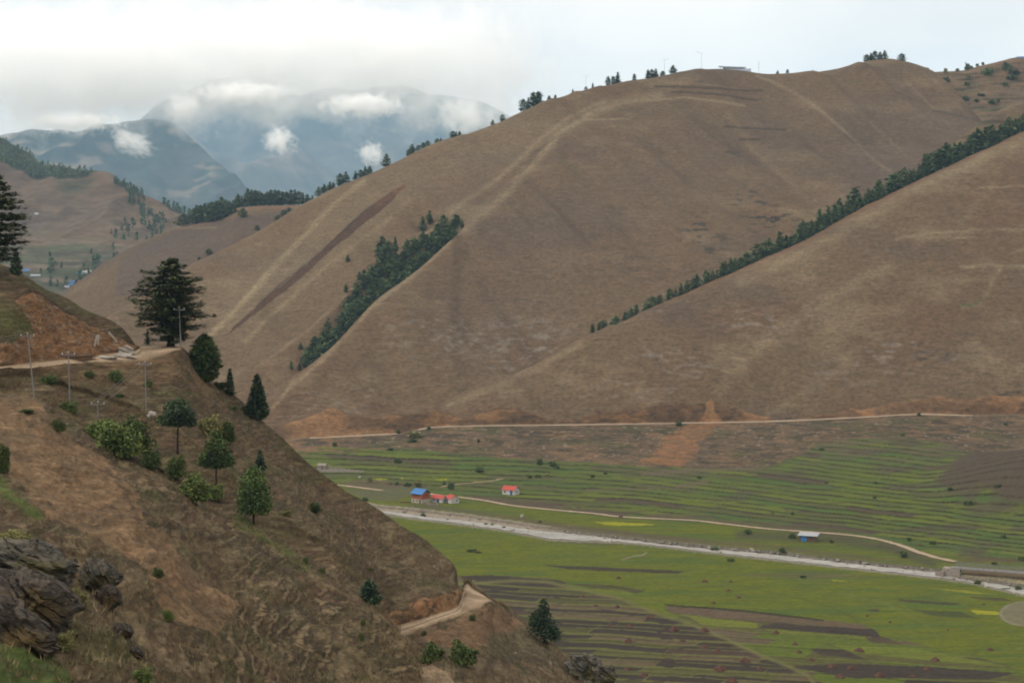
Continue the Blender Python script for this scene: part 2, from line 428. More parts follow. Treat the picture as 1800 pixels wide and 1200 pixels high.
# the big bare hill
BIG = [(-100, 780, 1150), (60, 655, 1200), (100, 622, 1220), (160, 580, 1250), (220, 538, 1290), (280, 500, 1320), (333, 467, 1350), (400, 436, 1380), (470, 398, 1400), (530, 362, 1420), (600, 326, 1445), (640, 310, 1460),
       (700, 283, 1480), (730, 268, 1490), (760, 255, 1500), (800, 243, 1515), (860, 224, 1540), (920, 196, 1560), (960, 179, 1575), (1000, 168, 1590), (1050, 155, 1610), (1130, 140, 1640), (1210, 126, 1670),
       (1260, 122, 1690), (1320, 128, 1700), (1360, 133, 1700), (1420, 130, 1710), (1490, 121, 1720), (1530, 108, 1730), (1560, 106, 1730), (1590, 110, 1730), (1630, 123, 1720), (1670, 152, 1690), (1720, 212, 1640), (1770, 260, 1600), (1900, 330, 1560)]
BIG_0 = [(-100, 850, 960), (300, 800, 960), (700, 800, 960), (760, 780, 980), (1040, 650, 1090), (1270, 530, 1160), (1400, 480, 1210), (1640, 360, 1330), (1720, 290, 1430), (1900, 350, 1440)]
SPUR = [(-100, 830, 985), (300, 760, 990), (420, 735, 995), (480, 708, 1005), (520, 664, 1030), (545, 643, 1040), (577, 616, 1062), (653, 536, 1120), (716, 490, 1172), (760, 453, 1215), (792, 424, 1250), (814, 404, 1280), (850, 372, 1315), (893, 335, 1360), (940, 285, 1420), (985, 245, 1465), (1040, 232, 1490), (1200, 250, 1490), (1400, 290, 1470), (1560, 280, 1520), (1650, 290, 1500), (1720, 262, 1500), (1900, 345, 1480)]
GULL = [(-100, 825, 992), (300, 752, 1010), (420, 730, 1040), (480, 704, 1050), (520, 672, 1070), (577, 630, 1105), (653, 552, 1160), (716, 503, 1205), (760, 462, 1242), (792, 430, 1272), (814, 404.5, 1292), (850, 370, 1325), (893, 332, 1368), (940, 281, 1428), (985, 241, 1472), (1040, 228, 1497), (1200, 246, 1497), (1400, 286, 1477), (1560, 276, 1527), (1650, 286, 1507), (1720, 258, 1507), (1900, 344, 1487)]
BANK = [(-100, 815, 1010), (300, 738, 1030), (420, 668, 1090), (450, 645, 1105), (520, 600, 1130), (545, 577, 1142), (589, 532, 1172), (653, 478, 1222), (703, 440, 1262), (767, 396, 1312), (814, 360, 1350), (850, 338, 1372), (877, 315, 1395), (940, 268, 1440), (985, 234, 1482), (1040, 222, 1507), (1200, 240, 1507), (1400, 280, 1487), (1560, 270, 1537), (1650, 280, 1517), (1720, 250, 1527), (1900, 342, 1500)]
DIP = [(-100, 810, 1016), (300, 732, 1042), (420, 664, 1108), (450, 642, 1122), (520, 598, 1150), (545, 575, 1162), (589, 531, 1195), (653, 478, 1246), (703, 440, 1286), (767, 396, 1336), (814, 358, 1364), (850, 334, 1386), (877, 312, 1405), (940, 264, 1448), (985, 230, 1490), (1040, 219, 1515), (1200, 236, 1515), (1400, 276, 1495), (1560, 266, 1545), (1650, 276, 1525), (1720, 245, 1537), (1900, 341, 1505)]
def dbig(T):
    f = (1 - np.clip(np.abs(T.s - 6.0) * 2.2, 0, 1) * 0)
    top = (1 - sstep(5.5, 6, T.s)[:, None] * .9)
    gl = 1 - sstep(480, 560, T.PXu)[None, :] * sstep(860, 780, T.PXu)[None, :] * (sstep(.6, 1, T.s) * sstep(4.2, 3.2, T.s))[:, None] * .85
    q = T.X / 75 + T.D / 210
    r = fbm(q, T.D/600, T.Z/500, 3) * 9 + (1-np.abs(fbm(T.X/62 + T.D/140+5, T.D/700, T.Z*0, 2))) * 6.0 + fbm(T.X/14, T.D/14, T.Z/14, 3) * .55
    return r * top * gl
def mk_big():
    T = Loft(-100, 1900, 1.6, [BIG_0, SPUR, GULL, BANK, DIP, blend(DIP, BIG, .55, 0, .5), BIG, behind(BIG, 60, 12), behind(BIG, 300, 220)], [200, 10, 40, 14, 110, 120, 10, 6])
    T.PXu = T.u; T.Z = T.Z + dbig(T); T.PY = HY - T.Z / T.D * F; return T
big_T = mk_big()
T = big_T; PX, PY = T.PX, T.PY
c = hill_paint(T, 1.0, 0.0)
c = mixc(c, (.165, .118, .082), np.exp(-(dline(PX, PY, [(860, 560), (960, 440), (1150, 330), (1330, 250)]) / 110)**2) * .5)  # shade on the face turned from the sun, painted into the colour
c = mixc(c, (.29, .225, .14), np.exp(-(dline(PX, PY, [(420, 520), (560, 430), (700, 320), (900, 230)]) / 60)**2) * .4)  # sunlit left flank, brightness put into the ground colour
wob = 5 * fbm(T.X/30, T.D/60, T.Z/30, 3)
def gl(pl, w, n=None): return np.exp(-(dline(PX + wob*.5, PY + wob*.4, pl) / w)**2)
nzz = .55 + .45*sstep(-.4, .4, fbm(T.X/25+3, T.D/60, T.Z/25, 3))
for pl, w, a in ([(640, 318), (595, 352), (545, 405), (490, 465), (430, 530), (370, 590), (330, 640)], 9, .75), ([(560, 385), (470, 480), (400, 560), (360, 600)], 5, .5), \
        ([(720, 352), (650, 410), (560, 480), (470, 560), (430, 600)], 7, .45), ([(814, 404), (850, 372), (893, 335), (940, 285), (985, 235), (1040, 200), (1110, 175), (1160, 168)], 13, .55), \
        ([(767, 396), (820, 352), (877, 312), (940, 255), (1000, 205), (1060, 180)], 8, .4), ([(1100, 180), (1200, 172), (1270, 180), (1310, 186)], 4, .6), ([(1020, 211), (1060, 210), (1105, 209)], 2.5, .6), \
        ([(1330, 132), (1400, 165), (1450, 200), (1500, 245), (1540, 285), (1566, 302)], 5, .6), ([(1530, 215), (1560, 245), (1610, 288)], 5, .4), ([(1590, 140), (1640, 190), (1690, 245)], 4, .35), \
        ([(790, 424), (716, 493), (653, 540), (577, 622), (520, 672), (480, 715)], 7, .55), ([(1140, 147), (1220, 146), (1320, 158)], 2, .5), ([(1280, 200), (1330, 270), (1400, 330), (1440, 370)], 10, .22), ([(450, 645), (545, 577), (653, 480), (767, 398)], 4, .35):
    c = mixc(c, (.40, .315, .195), gl(pl, w * .55) * min(1, a * .92) * nzz)
for pl in ([(1150, 152), (1220, 154), (1340, 160)], [(1180, 162), (1260, 166), (1330, 176)], [(1275, 222), (1320, 226), (1380, 228)], [(1300, 245), (1335, 246)], [(1640, 195), (1690, 205), (1722, 212)]):
    c = mixc(c, (.05, .038, .03), np.exp(-(dline(PX, PY + wob*.3, pl) / 1.8)**2) * .75)
scar = inpoly(PX + wob*.5, PY + wob*.5, [(714, 325), (688, 338), (640, 372), (590, 420), (540, 465), (490, 502), (450, 540), (415, 572), (398, 592), (425, 572), (464, 540), (522, 493), (572, 450), (626, 405), (676, 362)])
c = mixc(c, (.105, .058, .038), scar * .93)
c = mixc(c, (.21, .10, .055), np.exp(-(dline(PX, PY, [(712, 327), (690, 341), (665, 360)]) / 4)**2) * .7)
c = mixc(c, (.035, .028, .022), np.exp(-(dline(PX, PY + wob*.3, [(690, 337), (640, 371), (590, 419), (540, 464), (490, 501), (450, 539)]) / 1.6)**2) * .6)
rk = sstep(.22, .42, fbm(T.X/13, T.D/13, T.Z/5, 3))
rkm = np.exp(-(dline(PX, PY, [(1310, 350), (1345, 380), (1395, 400)]) / 22)**2) + .7*np.exp(-(dline(PX, PY, [(1220, 400), (1250, 425)]) / 25)**2) + .8*np.exp(-(dline(PX, PY, [(925, 480), (955, 480)]) / 8)**2) + .5*np.exp(-(dline(PX, PY, [(690, 390), (720, 380)]) / 12)**2) + .6*np.exp(-(dline(PX, PY, [(1270, 268), (1300, 270)]) / 5)**2) + .25*np.exp(-(dline(PX, PY, [(1050, 450), (1230, 480)]) / 40)**2)
c = mixc(c, (.045, .04, .035), np.clip(1.3 * rk * rkm, 0, .95))
pale = sstep(.1, .45, fbm(T.X/9+5, T.D/9, T.Z/2.5, 3)) * (np.exp(-(dline(PX, PY, [(720, 590), (840, 600), (960, 580)]) / 45)**2) + np.exp(-(dline(PX, PY, [(890, 640), (960, 620)]) / 30)**2) + .6*np.exp(-(dline(PX, PY, [(500, 730), (650, 690)]) / 30)**2))
c = mixc(c, (.34, .30, .255), np.clip(pale * .5, 0, .7))
c = mixc(c, (.24, .135, .08), np.clip(sstep(.25, .5, fbm(T.X/20+8, T.D/20, T.Z/4, 3)) * np.exp(-(dline(PX, PY, [(680, 560), (740, 555)]) / 10)**2), 0, 1) * .7)
c = mixc(c, (.15, .112, .09), sstep(1430, 1520, PX) * sstep(150, 230, PY) * .6)  # painted shade on the right side below the summit
obj('hill', big_T.mesh('big_hill', M_hill, c), kind='structure')

# the hill on the right with the valley road along its foot
FT = [(480, 800, 925), (560, 783, 935), (700, 783, 935), (760, 790, 925), (900, 803, 910), (1050, 812, 900), (1130, 818, 892), (1240, 820, 888), (1340, 818, 888), (1400, 800, 900), (1450, 776, 925), (1560, 768, 935), (1640, 775, 930), (1700, 790, 915), (1800, 800, 905), (1950, 800, 900)]
RDo = [(480, 775, 955), (560, 770, 958), (640, 766, 960), (700, 763, 962), (760, 752, 966), (800, 750, 968), (1000, 747.5, 970), (1190, 744.5, 972), (1350, 741.5, 972), (1500, 735, 975), (1620, 729, 978), (1700, 731, 978), (1800, 730, 980), (1950, 730, 980)]
RDi = [(p[0], p[1] - 2.0, p[2] + 5) for p in RDo]
CUT = [(480, 752, 968), (530, 748, 972), (585, 741, 975), (620, 752, 973), (700, 752, 972), (740, 746, 974), (800, 739, 978), (900, 740, 979), (1000, 741, 979), (1190, 738, 981), (1235, 734, 982), (1251, 727, 985), (1268, 732, 983), (1290, 733, 982), (1350, 734, 981), (1450, 734, 980), (1500, 724, 985), (1560, 719, 988), (1640, 716, 990), (1700, 722, 988), (1800, 718, 990), (1950, 718, 990)]
RGT = [(480, 748, 985), (560, 738, 990), (640, 747, 985), (700, 745, 990), (740, 724, 1012), (800, 700, 1025), (900, 660, 1040), (1035, 592, 1068), (1100, 565, 1085), (1170, 531, 1105), (1270, 488, 1130), (1340, 456, 1148), (1400, 432, 1165), (1440, 410, 1180), (1500, 375, 1200), (1560, 345, 1220), (1640, 306, 1245), (1700, 280, 1268), (1750, 255, 1287), (1800, 233, 1305), (1850, 212, 1320), (1950, 180, 1345)]
R2 = [(480, 790, 1100), (1000, 640, 1180), (1300, 520, 1260), (1560, 372, 1330), (1600, 330, 1345), (1640, 285, 1365), (1700, 236, 1395), (1740, 207, 1412), (1800, 176, 1432), (1860, 158, 1445), (1950, 140, 1460)]
def drgt(T):
    top = (1 - sstep(5.5, 6, T.s)[:, None] * .85) * sstep(3.0, 3.5, T.s)[:, None]
    big = fbm(T.X/60 + T.D/190 + 3, T.D/600, T.Z/500, 3) * 7.5 + (1-np.abs(fbm(T.X/42 + T.D/120+8, T.D/700, T.Z*0, 2))) * 5
    return big * top * sstep(3.0, 4.2, T.s)[:, None] + fbm(T.X/11, T.D/11, T.Z/11, 3) * (.25 + .45 * top) * np.where((T.s > 1.85) & (T.s < 2.2), 0, 1)[:, None]
rgt_T = Loft(480, 1950, 1.5, [behind(FT, -25, 1.5), FT, RDo, RDi, CUT, blend(CUT, RGT, .5, 0, .38), RGT, behind(RGT, 40, 9), R2, behind(R2, 120, 60)], [10, 70, 3, 24, 190, 170, 10, 50, 6], drgt)
T = rgt_T; PX, PY = T.PX, T.PY
S = np.broadcast_to(T.s[:, None], PX.shape)
c = hill_paint(T, .9, 20.0)
wob = 4 * fbm(T.X/25, T.D/50, T.Z/25, 3); nzz = .5 + .5*sstep(-.4, .4, fbm(T.X/25+3, T.D/60, T.Z/25, 3))
def gl(pl, w): return np.exp(-(dline(PX + wob*.5, PY + wob*.4, pl) / w)**2)
for pl, w, a in ([(1800, 245), (1700, 290), (1600, 335), (1500, 395), (1400, 450), (1300, 495)], 14, .45), ([(1560, 470), (1470, 515), (1370, 580), (1300, 640), (1265, 680)], 14, .35), ([(1720, 330), (1760, 329), (1800, 327)], 2, .6), \
        ([(1575, 420), (1640, 410), (1720, 404), (1800, 403)], 3, .6), ([(1580, 418), (1660, 418), (1720, 418)], 2, .4), ([(1690, 470), (1740, 466), (1800, 468)], 4, .55), ([(1790, 440), (1800, 438)], 4, .6), ([(1690, 540), (1720, 535), (1760, 470)], 5, .35), \
        ([(1020, 605), (940, 650), (860, 685), (780, 715)], 7, .4), ([(880, 690), (930, 682)], 4, .4), ([(1790, 250), (1740, 330), (1690, 390)], 10, .2), ([(1490, 640), (1400, 700), (1350, 730)], 9, .25):
    c = mixc(c, (.37, .295, .185), gl(pl, w * .8) * min(1, a * 1.05) * nzz)
c = mixc(c, (.10, .115, .045), gl([(1690, 538), (1712, 535), (1725, 525)], 4) * .6)
pale = sstep(.12, .45, fbm(T.X/9+15, T.D/9, T.Z/2.5, 3)) * (np.exp(-(dline(PX, PY, [(1270, 560), (1350, 575), (1420, 545)]) / 22)**2) + np.exp(-(dline(PX, PY, [(1140, 630), (1240, 640)]) / 22)**2) + np.exp(-(dline(PX, PY, [(1530, 625), (1600, 600)]) / 16)**2) + np.exp(-(dline(PX, PY, [(1160, 550), (1175, 570)]) / 8)**2) + .6*np.exp(-(dline(PX, PY, [(1000, 690), (1180, 690)]) / 25)**2) + .6*np.exp(-(dline(PX, PY, [(1440, 660), (1700, 640)]) / 30)**2))
c = mixc(c, (.30, .255, .215), np.clip(pale * .6, 0, .8) * (S > 4.1))
c = mixc(c, (.22, .10, .055), np.exp(-((PY - np.interp(PX, [p[0] for p in RGT], [p[1] for p in RGT])) / 2.2)**2) * sstep(1130, 1200, PX) * sstep(5, 6.01, S) * .6)
dk = sstep(.15, .4, fbm(T.X/16+2, T.D/16, T.Z/4, 3)) * (np.exp(-(dline(PX, PY, [(1700, 690), (1790, 690)]) / 18)**2) + .8*np.exp(-(dline(PX, PY, [(1620, 620), (1700, 600)]) / 25)**2))
c = mixc(c, (.06, .045, .035), np.clip(dk, 0, 1) * .7)
# cut bank over the road and the rough slope below it
bank = (S > 3.02) & (S < 4.02)
cb = np.zeros_like(c); cb[:] = (.20, .125, .072); cb = mixc(cb, (.09, .066, .05), sstep(.05, .5, fbm(T.X/7, T.D/7, T.Z/2.5, 4)) * .5); cb = mixc(cb, (.37, .21, .105), np.clip(sstep(.0, .4, fbm(T.X/22+4, T.D/22, T.Z/9, 3)) * .7 + sstep(70, 25, np.abs(PX - 560)) * .8 + 1.2*sstep(1.0, .55, np.abs(PX - 1249 + wob*.8) / (8 + np.clip(PY - 722, 0, 40) * .9)) + sstep(1400, 1480, PX)*.25, 0, .95))
c = np.where(bank[..., None], cb, c)
low = (S <= 2.02)
cl = np.zeros_like(c); cl[:] = (.165, .118, .075); cl = mixc(cl, (.23, .15, .085), sstep(-.1, .4, fbm(T.X/18, T.D/18, T.Z/3, 3)) * .8); cl = mixc(cl, (.07, .062, .04), sstep(.12, .42, fbm(T.X/12+6, T.D/12, T.Z/1.6, 3)) * .75); cl = mixc(cl, (.11, .11, .05), sstep(.15, .5, fbm(T.X/30+16, T.D/30, T.Z/5, 3)) * .6)
cl = mixc(cl, (.42, .36, .29), sstep(.52, .62, fbm(T.X/3.2+6, T.D/3.2, T.Z/2, 2)) * .55)
tl = np.abs(((T.Z + 1.2*fbm(T.X/40, T.D/40, T.Z*0, 3) + .03*T.X) / 1.5) % 1 - .5)
cl = mixc(cl, (.075, .058, .04), sstep(.16, .04, tl) * sstep(-.3, .2, fbm(T.X/45+5, T.D/40, T.Z/9, 2)) * .65)
cl = mixc(cl, (.32, .165, .08), inpoly(PX + wob*1.6 + 14*fbm(T.X/6, T.D/6, T.Z/2, 3), PY + wob, [(1212, 742), (1268, 742), (1238, 768), (1222, 800), (1205, 818), (1125, 818), (1150, 790), (1185, 764)]) * (.45 + .4*sstep(-.3, .3, fbm(T.X/7, T.D/7, T.Z/7, 2))))
cl = mixc(cl, (.30, .17, .09), sstep(640, 560, PX) * sstep(-.3, .2, fbm(T.X/10, T.D/10, T.Z/4, 2)) * .7)
c = np.where(low[..., None], cl, c)
c = mixc(c, (.26, .205, .15), ((S > 2.02) & (S <= 3.0)) * .9)
c = mixc(c, (.145, .14, .075), (S > 7.2) * sstep(.0, .4, fbm(T.X/40, T.D/40, T.Z/7, 3)) * .7)
c = mixc(c, (.045, .04, .03), (S > 7.2) * sstep(.2, .3, fbm(T.X/60+2, T.D/90, T.Z/2.6, 2)) * .7)
obj('hill', rgt_T.mesh('right_hill', M_hill, c), kind='structure')
def ribbon_from(T, r0, r1, c0, c1, name, mat, lift, ruts=False):
    """the road bench of a hillside as a surface of its own, a hand above the ground"""
    X, D, Z = (a[r0:r1+1, c0:c1+1] for a in (T.X, T.D, T.Z))
    n, m = X.shape; a = (np.arange(n-1)[:, None]*m + np.arange(m-1)[None, :]).ravel()
    return obj(name, mesh_np(name, np.stack([X, D, Z + lift], -1).reshape(-1, 3), np.stack([a, a+1, a+m+1, a+m], 1), [mat], road_cols(X, D, n, m) if ruts else None), kind='structure')
def road_cols(X, D, n, m):
    t = np.linspace(0, 1, n)[:, None] + .05 * fbm(X/4, D/4, X*0, 2)
    c = np.zeros((n, m, 3)); c[:] = (.38, .28, .185)
    c = mixc(c, (.54, .42, .30), np.exp(-((t - .3) / .10)**2) + np.exp(-((t - .68) / .10)**2))
    c = mixc(c, (.15, .115, .07), np.clip(sstep(.12, .0, t) + sstep(.9, 1.0, t), 0, 1) * sstep(-.3, .3, fbm(X/1.5, D/1.5, X*0, 3)))
    return mixc(c, (.19, .15, .085), np.exp(-((t - .5) / .06)**2) * .5).reshape(-1, 3)
M_dirt = plain('pale_dirt', (.44, .35, .255), 1.2, .3, .97, (1, 1, 1), .05, .5)
M_track = plain('dirt_track', (.33, .25, .175), .35, .35, .97, (1, 1, 1), .05, .5)
r0 = int(np.searchsorted(T.s, 2.0)); r1 = int(np.searchsorted(T.s, 3.0))
cc = lambda T, px: int(np.clip(round((px - T.u[0]) / (T.u[1]-T.u[0])), 0, len(T.u)-1))
ribbon_from(T, r0, r1, cc(T, 545), cc(T, 700), 'road', M_dirt, .06)
ribbon_from(T, r0, r1, cc(T, 735), cc(T, 1710), 'road', M_dirt, .06)
# ------------------------------------------------------------------ the valley floor: river flats, ploughed strips, terraces
ZF = -103.5
RUP = [(560, 884), (640, 888), (667, 893), (715, 897), (755, 902), (812, 908), (880, 918), (940, 927), (1000, 935), (1089, 946), (1213, 960), (1356, 972), (1489, 988), (1600, 999), (1660, 1006), (1689, 1016), (1755, 1025), (1800, 1033), (1950, 1058)]
RLO = [(560, 892), (640, 896), (667, 900), (727, 909), (783, 916), (880, 929), (925, 938), (965, 946), (1000, 948), (1089, 951), (1133, 955), (1267, 971), (1400, 986), (1533, 1001), (1649, 1014), (1711, 1023), (1800, 1044), (1950, 1072)]
TST = [(480, 838), (620, 855), (756, 868), (809, 872), (854, 878), (982, 896), (1089, 907), (1267, 918), (1427, 932), (1533, 943), (1622, 968), (1676, 980), (1800, 985), (1950, 990)]
lin = lambda pts, u: np.interp(u, [p[0] for p in pts], [p[1] for p in pts])
val_T = Loft.__new__(Loft); T = val_T
T.u = np.arange(480, 1950, 1.5)
ftp = line(FT, T.u); pf = ftp[:, 0]; zf = (HY - ftp[:, 0]) / F * ftp[:, 1]
T.s = np.linspace(0, 1, 470)
PY0 = 1280 + (pf[None, :] - 7 - 1280) * T.s[:, None]
PXg = np.broadcast_to(T.u[None, :], PY0.shape)
tst = lin(TST, T.u)[None, :]
tt = np.clip((tst - PY0) / (tst - pf[None, :]), 0, 1.15)
Z = ZF + (zf[None, :] - ZF) * tt**1.15
# terrace steps: risers follow gently tilted, wandering lines
tl_ = np.interp(T.u, [480, 800, 1100, 1400, 1950], [0, 10, 26, 58, 122])[None, :]
g = (PY0 - tl_) + 3.5 * fbm(PXg/170, PY0/70, PXg*0, 2) + 1.2 * fbm(PXg/60, PY0/14, PXg*0+8, 2)
per = 7.8
fr = (g / per) % 1
step = sstep(.0, .22, fr) - fr
Z = Z - step * .42 * sstep(.02, .15, tt)
rv = np.maximum(lin(RUP, T.u)[None, :] - PY0, PY0 - lin(RLO, T.u)[None, :])      # <0 in the river
Z = Z - 1.3 * sstep(3.5, -1.0, rv)
Z = Z + .12 * fbm(PXg/14, PY0/5, PXg*0, 3)
T.D = Z * F / (HY - PY0)
T.D = np.maximum.accumulate(T.D, axis=0) + np.arange(len(T.s))[:, None] * 1e-4
T.Z = Z; T.X = (PXg - CX) / F * T.D; T.PX = PXg; T.PY = HY - T.Z / T.D * F
PX, PY = PXg, PY0
def pn(a, b, s=0., o=3): return fbm(PX/a + s, PY/b + s*1.7, PX*0 + s, o)
def rnd(i, j, k=0):
    h = np.sin(i*127.1 + j*311.7 + k*74.7) * 43758.5453; return h - np.floor(h)
GREEN, GREEN2, OLIVE, YELL, SOIL, SOIL2, TAN = (.145, .168, .018), (.085, .135, .028), (.125, .125, .045), (.36, .36, .03), (.062, .048, .042), (.095, .066, .05), (.22, .165, .105)
# river flats
c = np.zeros(PX.shape + (3,)); c[:] = GREEN
c = mixc(c, (.135, .160, .026), sstep(-.3, .5, pn(160, 14, 1)) * .8)
c = mixc(c, (.085, .140, .032), sstep(.0, .5, pn(220, 9, 2)) * .7)
c = mixc(c, (.10, .125, .035), sstep(.15, .5, pn(60, 3.5, 3)) * .5)
wx, wy = PX + 5*pn(60, 30, 4), PY + 2.2*pn(90, 30, 5)
# ploughed strips, lower left
diag = [(800, 1012), (960, 1016), (1010, 1032), (1089, 1050), (1150, 1075), (1222, 1098), (1311, 1138), (1418, 1184), (1470, 1215), (1500, 1290), (700, 1290), (700, 1000)]
def strips(tilt, per, x0, lens, key, jit=3.0):
    t = PY - tilt * (PX - x0) + jit * pn(170, 60, key)
    t = t + per * .22 * np.sin(t / per * 2.1 + key)
    i = np.floor(t / per); ft = t / per - i
    off = rnd(i, 3, key) * 400; L = lens * (.6 + rnd(i, 5, key))
    xx = PX + off + (ft - .5) * per * 1.6 + 3 * pn(30, 12, key + 2)
    j = np.floor(xx / L); fx = (xx / L - j) * L
    return i, j, np.minimum(ft, 1-ft) * per, np.minimum(fx, L - fx), ft * per
i, j, et, ex, ft = strips(.055, 8.6, 800, 200, 11)
r = rnd(i, j, 1); pc = np.zeros_like(c); pc[:] = OLIVE
pc = mixc(pc, SOIL, (r < .52)); pc = mixc(pc, SOIL2, (r >= .52) & (r < .66)); pc = mixc(pc, (.15, .115, .07), (r >= .66) & (r < .78)); pc = mixc(pc, (.10, .10, .04), r >= .9)
pc = mixc(pc, (.085, .06, .045), sstep(.0, .5, pn(25, 3, 6)) * .35)
edge = sstep(1.7, .5, et) * (pn(50, 14, 7) > -.35)
pc = mixc(pc, (.165, .175, .05), edge * .75)
pc = mixc(pc, (.17, .19, .05), sstep(2.2, .8, ex) * (rnd(i, j, 9) > .35) * .8)
pc = mixc(pc, (.035, .035, .02), sstep(.9, .2, np.abs(ft - 2.2)) * .6)
inp = inpoly(wx, wy, diag)
c = np.where(inp[..., None], pc, c)
# larger plots right of the diagonal path
big = inpoly(wx, wy, [(1150, 1062), (1230, 1075), (1400, 1092), (1530, 1102), (1545, 1118), (1640, 1135), (1760, 1165), (1800, 1180), (1800, 1290), (1500, 1290), (1418, 1184), (1311, 1138), (1222, 1098)])
i, j, et, ex, ft = strips(.06, 14, 1100, 260, 23, 4)
r = rnd(i, j, 2); qc = np.zeros_like(c); qc[:] = (.115, .115, .04)
qc = mixc(qc, (.125, .165, .028), r < .3); qc = mixc(qc, (.15, .115, .075), (r > .3) & (r < .55)); qc = mixc(qc, SOIL, (r > .55) & (r < .68))
qc = mixc(qc, (.085, .075, .04), sstep(.0, .5, pn(40, 3, 8)) * .35)
qc = mixc(qc, (.165, .19, .04), sstep(1.6, .4, et) * .6); qc = mixc(qc, (.03, .03, .02), sstep(.9, .2, np.abs(ft - 2.4)) * .55)
c = np.where((big & ~inp)[..., None], qc, c)
for pl, colr, a in ([(950, 992), (1000, 994), (1204, 1003), (1192, 1008), (1000, 1000)], SOIL, .9), ([(800, 1012), (860, 1010), (985, 1019), (1000, 1026), (930, 1022), (820, 1018)], SOIL, .9), \
        ([(1164, 1062), (1300, 1072), (1400, 1084), (1524, 1097), (1522, 1105), (1400, 1096), (1260, 1086), (1180, 1075)], (.145, .105, .072), .95), ([(1164, 1061), (1300, 1070), (1450, 1088), (1450, 1091), (1300, 1074), (1164, 1064)], (.03, .03, .02), .8), \
        ([(1338, 1097), (1370, 1094), (1510, 1110), (1500, 1115), (1335, 1103)], SOIL, .9), ([(1205, 1081), (1330, 1094), (1332, 1103), (1235, 1098)], (.18, .21, .035), .9), ([(1340, 1104), (1530, 1118), (1520, 1122), (1360, 1110)], (.165, .20, .03), .8), \
        ([(1390, 1170), (1480, 1165), (1640, 1171), (1787, 1182), (1740, 1193), (1500, 1191), (1440, 1181)], SOIL, .95), ([(1425, 1140), (1480, 1140), (1530, 1160), (1440, 1150)], SOIL, .85), ([(1460, 1132), (1600, 1138), (1780, 1172), (1650, 1162), (1500, 1146)], (.165, .20, .032), .8), \
        ([(1515, 1118), (1560, 1120), (1590, 1132), (1530, 1129)], SOIL2, .85), ([(1045, 917), (1090, 917), (1156, 922), (1110, 924), (1060, 921)], YELL, .95), ([(1708, 1071), (1750, 1074), (1765, 1080), (1720, 1079)], YELL, .95), ([(1460, 1017), (1480, 1019), (1490, 1022), (1462, 1020)], (.3, .32, .03), .8), \
        ([(1640, 1033), (1700, 1037), (1760, 1044), (1700, 1042)], (.30, .30, .03), .7), ([(1578, 1052), (1690, 1060), (1680, 1065), (1580, 1056)], SOIL, .75), ([(1600, 1070), (1690, 1074), (1720, 1086), (1640, 1082)], (.07, .085, .035), .85), ([(1520, 1071), (1548, 1071), (1546, 1075)], SOIL, .9), ([(1700, 1048), (1760, 1050), (1780, 1056), (1720, 1053)], SOIL, .7), \
        ([(1600, 1060), (1700, 1064), (1700, 1070), (1590, 1066)], (.10, .155, .03), .9), ([(1000, 1024), (1080, 1028), (1140, 1038), (1120, 1042), (1040, 1034)], SOIL, .7), ([(970, 1032), (1090, 1034), (1150, 1056), (1180, 1068), (1090, 1046)], (.17, .20, .035), .5), \
        ([(1180, 955), (1400, 975), (1500, 985), (1560, 1004), (1400, 990), (1270, 974)], (.085, .12, .04), .75), ([(1290, 1010), (1420, 1004), (1540, 1012), (1420, 1018)], (.13, .115, .065), .6), ([(1040, 935), (1200, 952), (1330, 965), (1330, 968), (1180, 958), (1040, 940)], (.20, .165, .12), .7), \
        ([(900, 915), (1040, 928), (1240, 950), (1240, 955), (1000, 932)], (.14, .115, .075), .7), ([(940, 952), (1000, 950), (1120, 957), (1060, 958)], (.09, .09, .05), .5):
    c = mixc(c, colr, inpoly(wx, PY + .8*pn(60, 20, 15), pl) * a)
for pl, w, colr, a in ([(800, 1027), (900, 1020), (960, 1022), (1010, 1033), (1089, 1051), (1150, 1076), (1222, 1099), (1311, 1139), (1418, 1185), (1440, 1210)], 3.0, (.185, .185, .07), .8), ([(1094, 983), (1112, 977), (1128, 975), (1136, 970)], 1.3, (.3, .28, .2), .8), ([(1480, 1042), (1560, 1060), (1620, 1090), (1650, 1120)], 2.5, (.16, .18, .06), .4), \
        ([(1270, 1022), (1350, 1040), (1450, 1062), (1500, 1085), (1520, 1100)], 2, (.08, .10, .04), .35):
    c = mixc(c, colr, np.exp(-(dline(wx, PY, pl) / w)**2) * a)
el = np.hypot((PX - 1805) / 46, (PY - 1078) / 21); c = mixc(c, (.21, .19, .125), sstep(1.08, .95, el) * .9); c = mixc(c, (.30, .27, .2), np.exp(-((el - 1) / .06)**2) * .7)
# terraces beyond the river
zone = sstep(-6, 4, tst - PY)
i = np.floor(g / per); r2 = rnd(i, 2, 3)
xo = PX + rnd(i, 1, 7) * 300; L = 120 + 160 * r2; j = np.floor(xo / L + .25*pn(60, 14, 31)); r = rnd(i, j, 5)
tc_ = np.zeros_like(c); tc_[:] = (.118, .158, .034)
tc_ = mixc(tc_, (.145, .18, .032), r < .3); tc_ = mixc(tc_, (.115, .125, .045), (r > .45) & (r < .64)); tc_ = mixc(tc_, (.105, .085, .052), (r > .64) & (r < .71)); tc_ = mixc(tc_, (.095, .15, .035), r > .86)
tc_ = mixc(tc_, (.10, .085, .055), sstep(.15, .5, pn(60, 4, 33)) * .6)
thk = .12 * pn(70, 8, 61)
rz_ = sstep(.36, .26, fr + thk) * sstep(.0, .06, fr) * sstep(-.5, .1, pn(90, 7, 35))
tc_ = mixc(tc_, (.060, .050, .036), rz_ * .85)
tc_ = mixc(tc_, (.15, .20, .045), sstep(.92, .98, fr) * .4)
up = sstep(.62, .95, tt) * sstep(1330, 1500, PX)
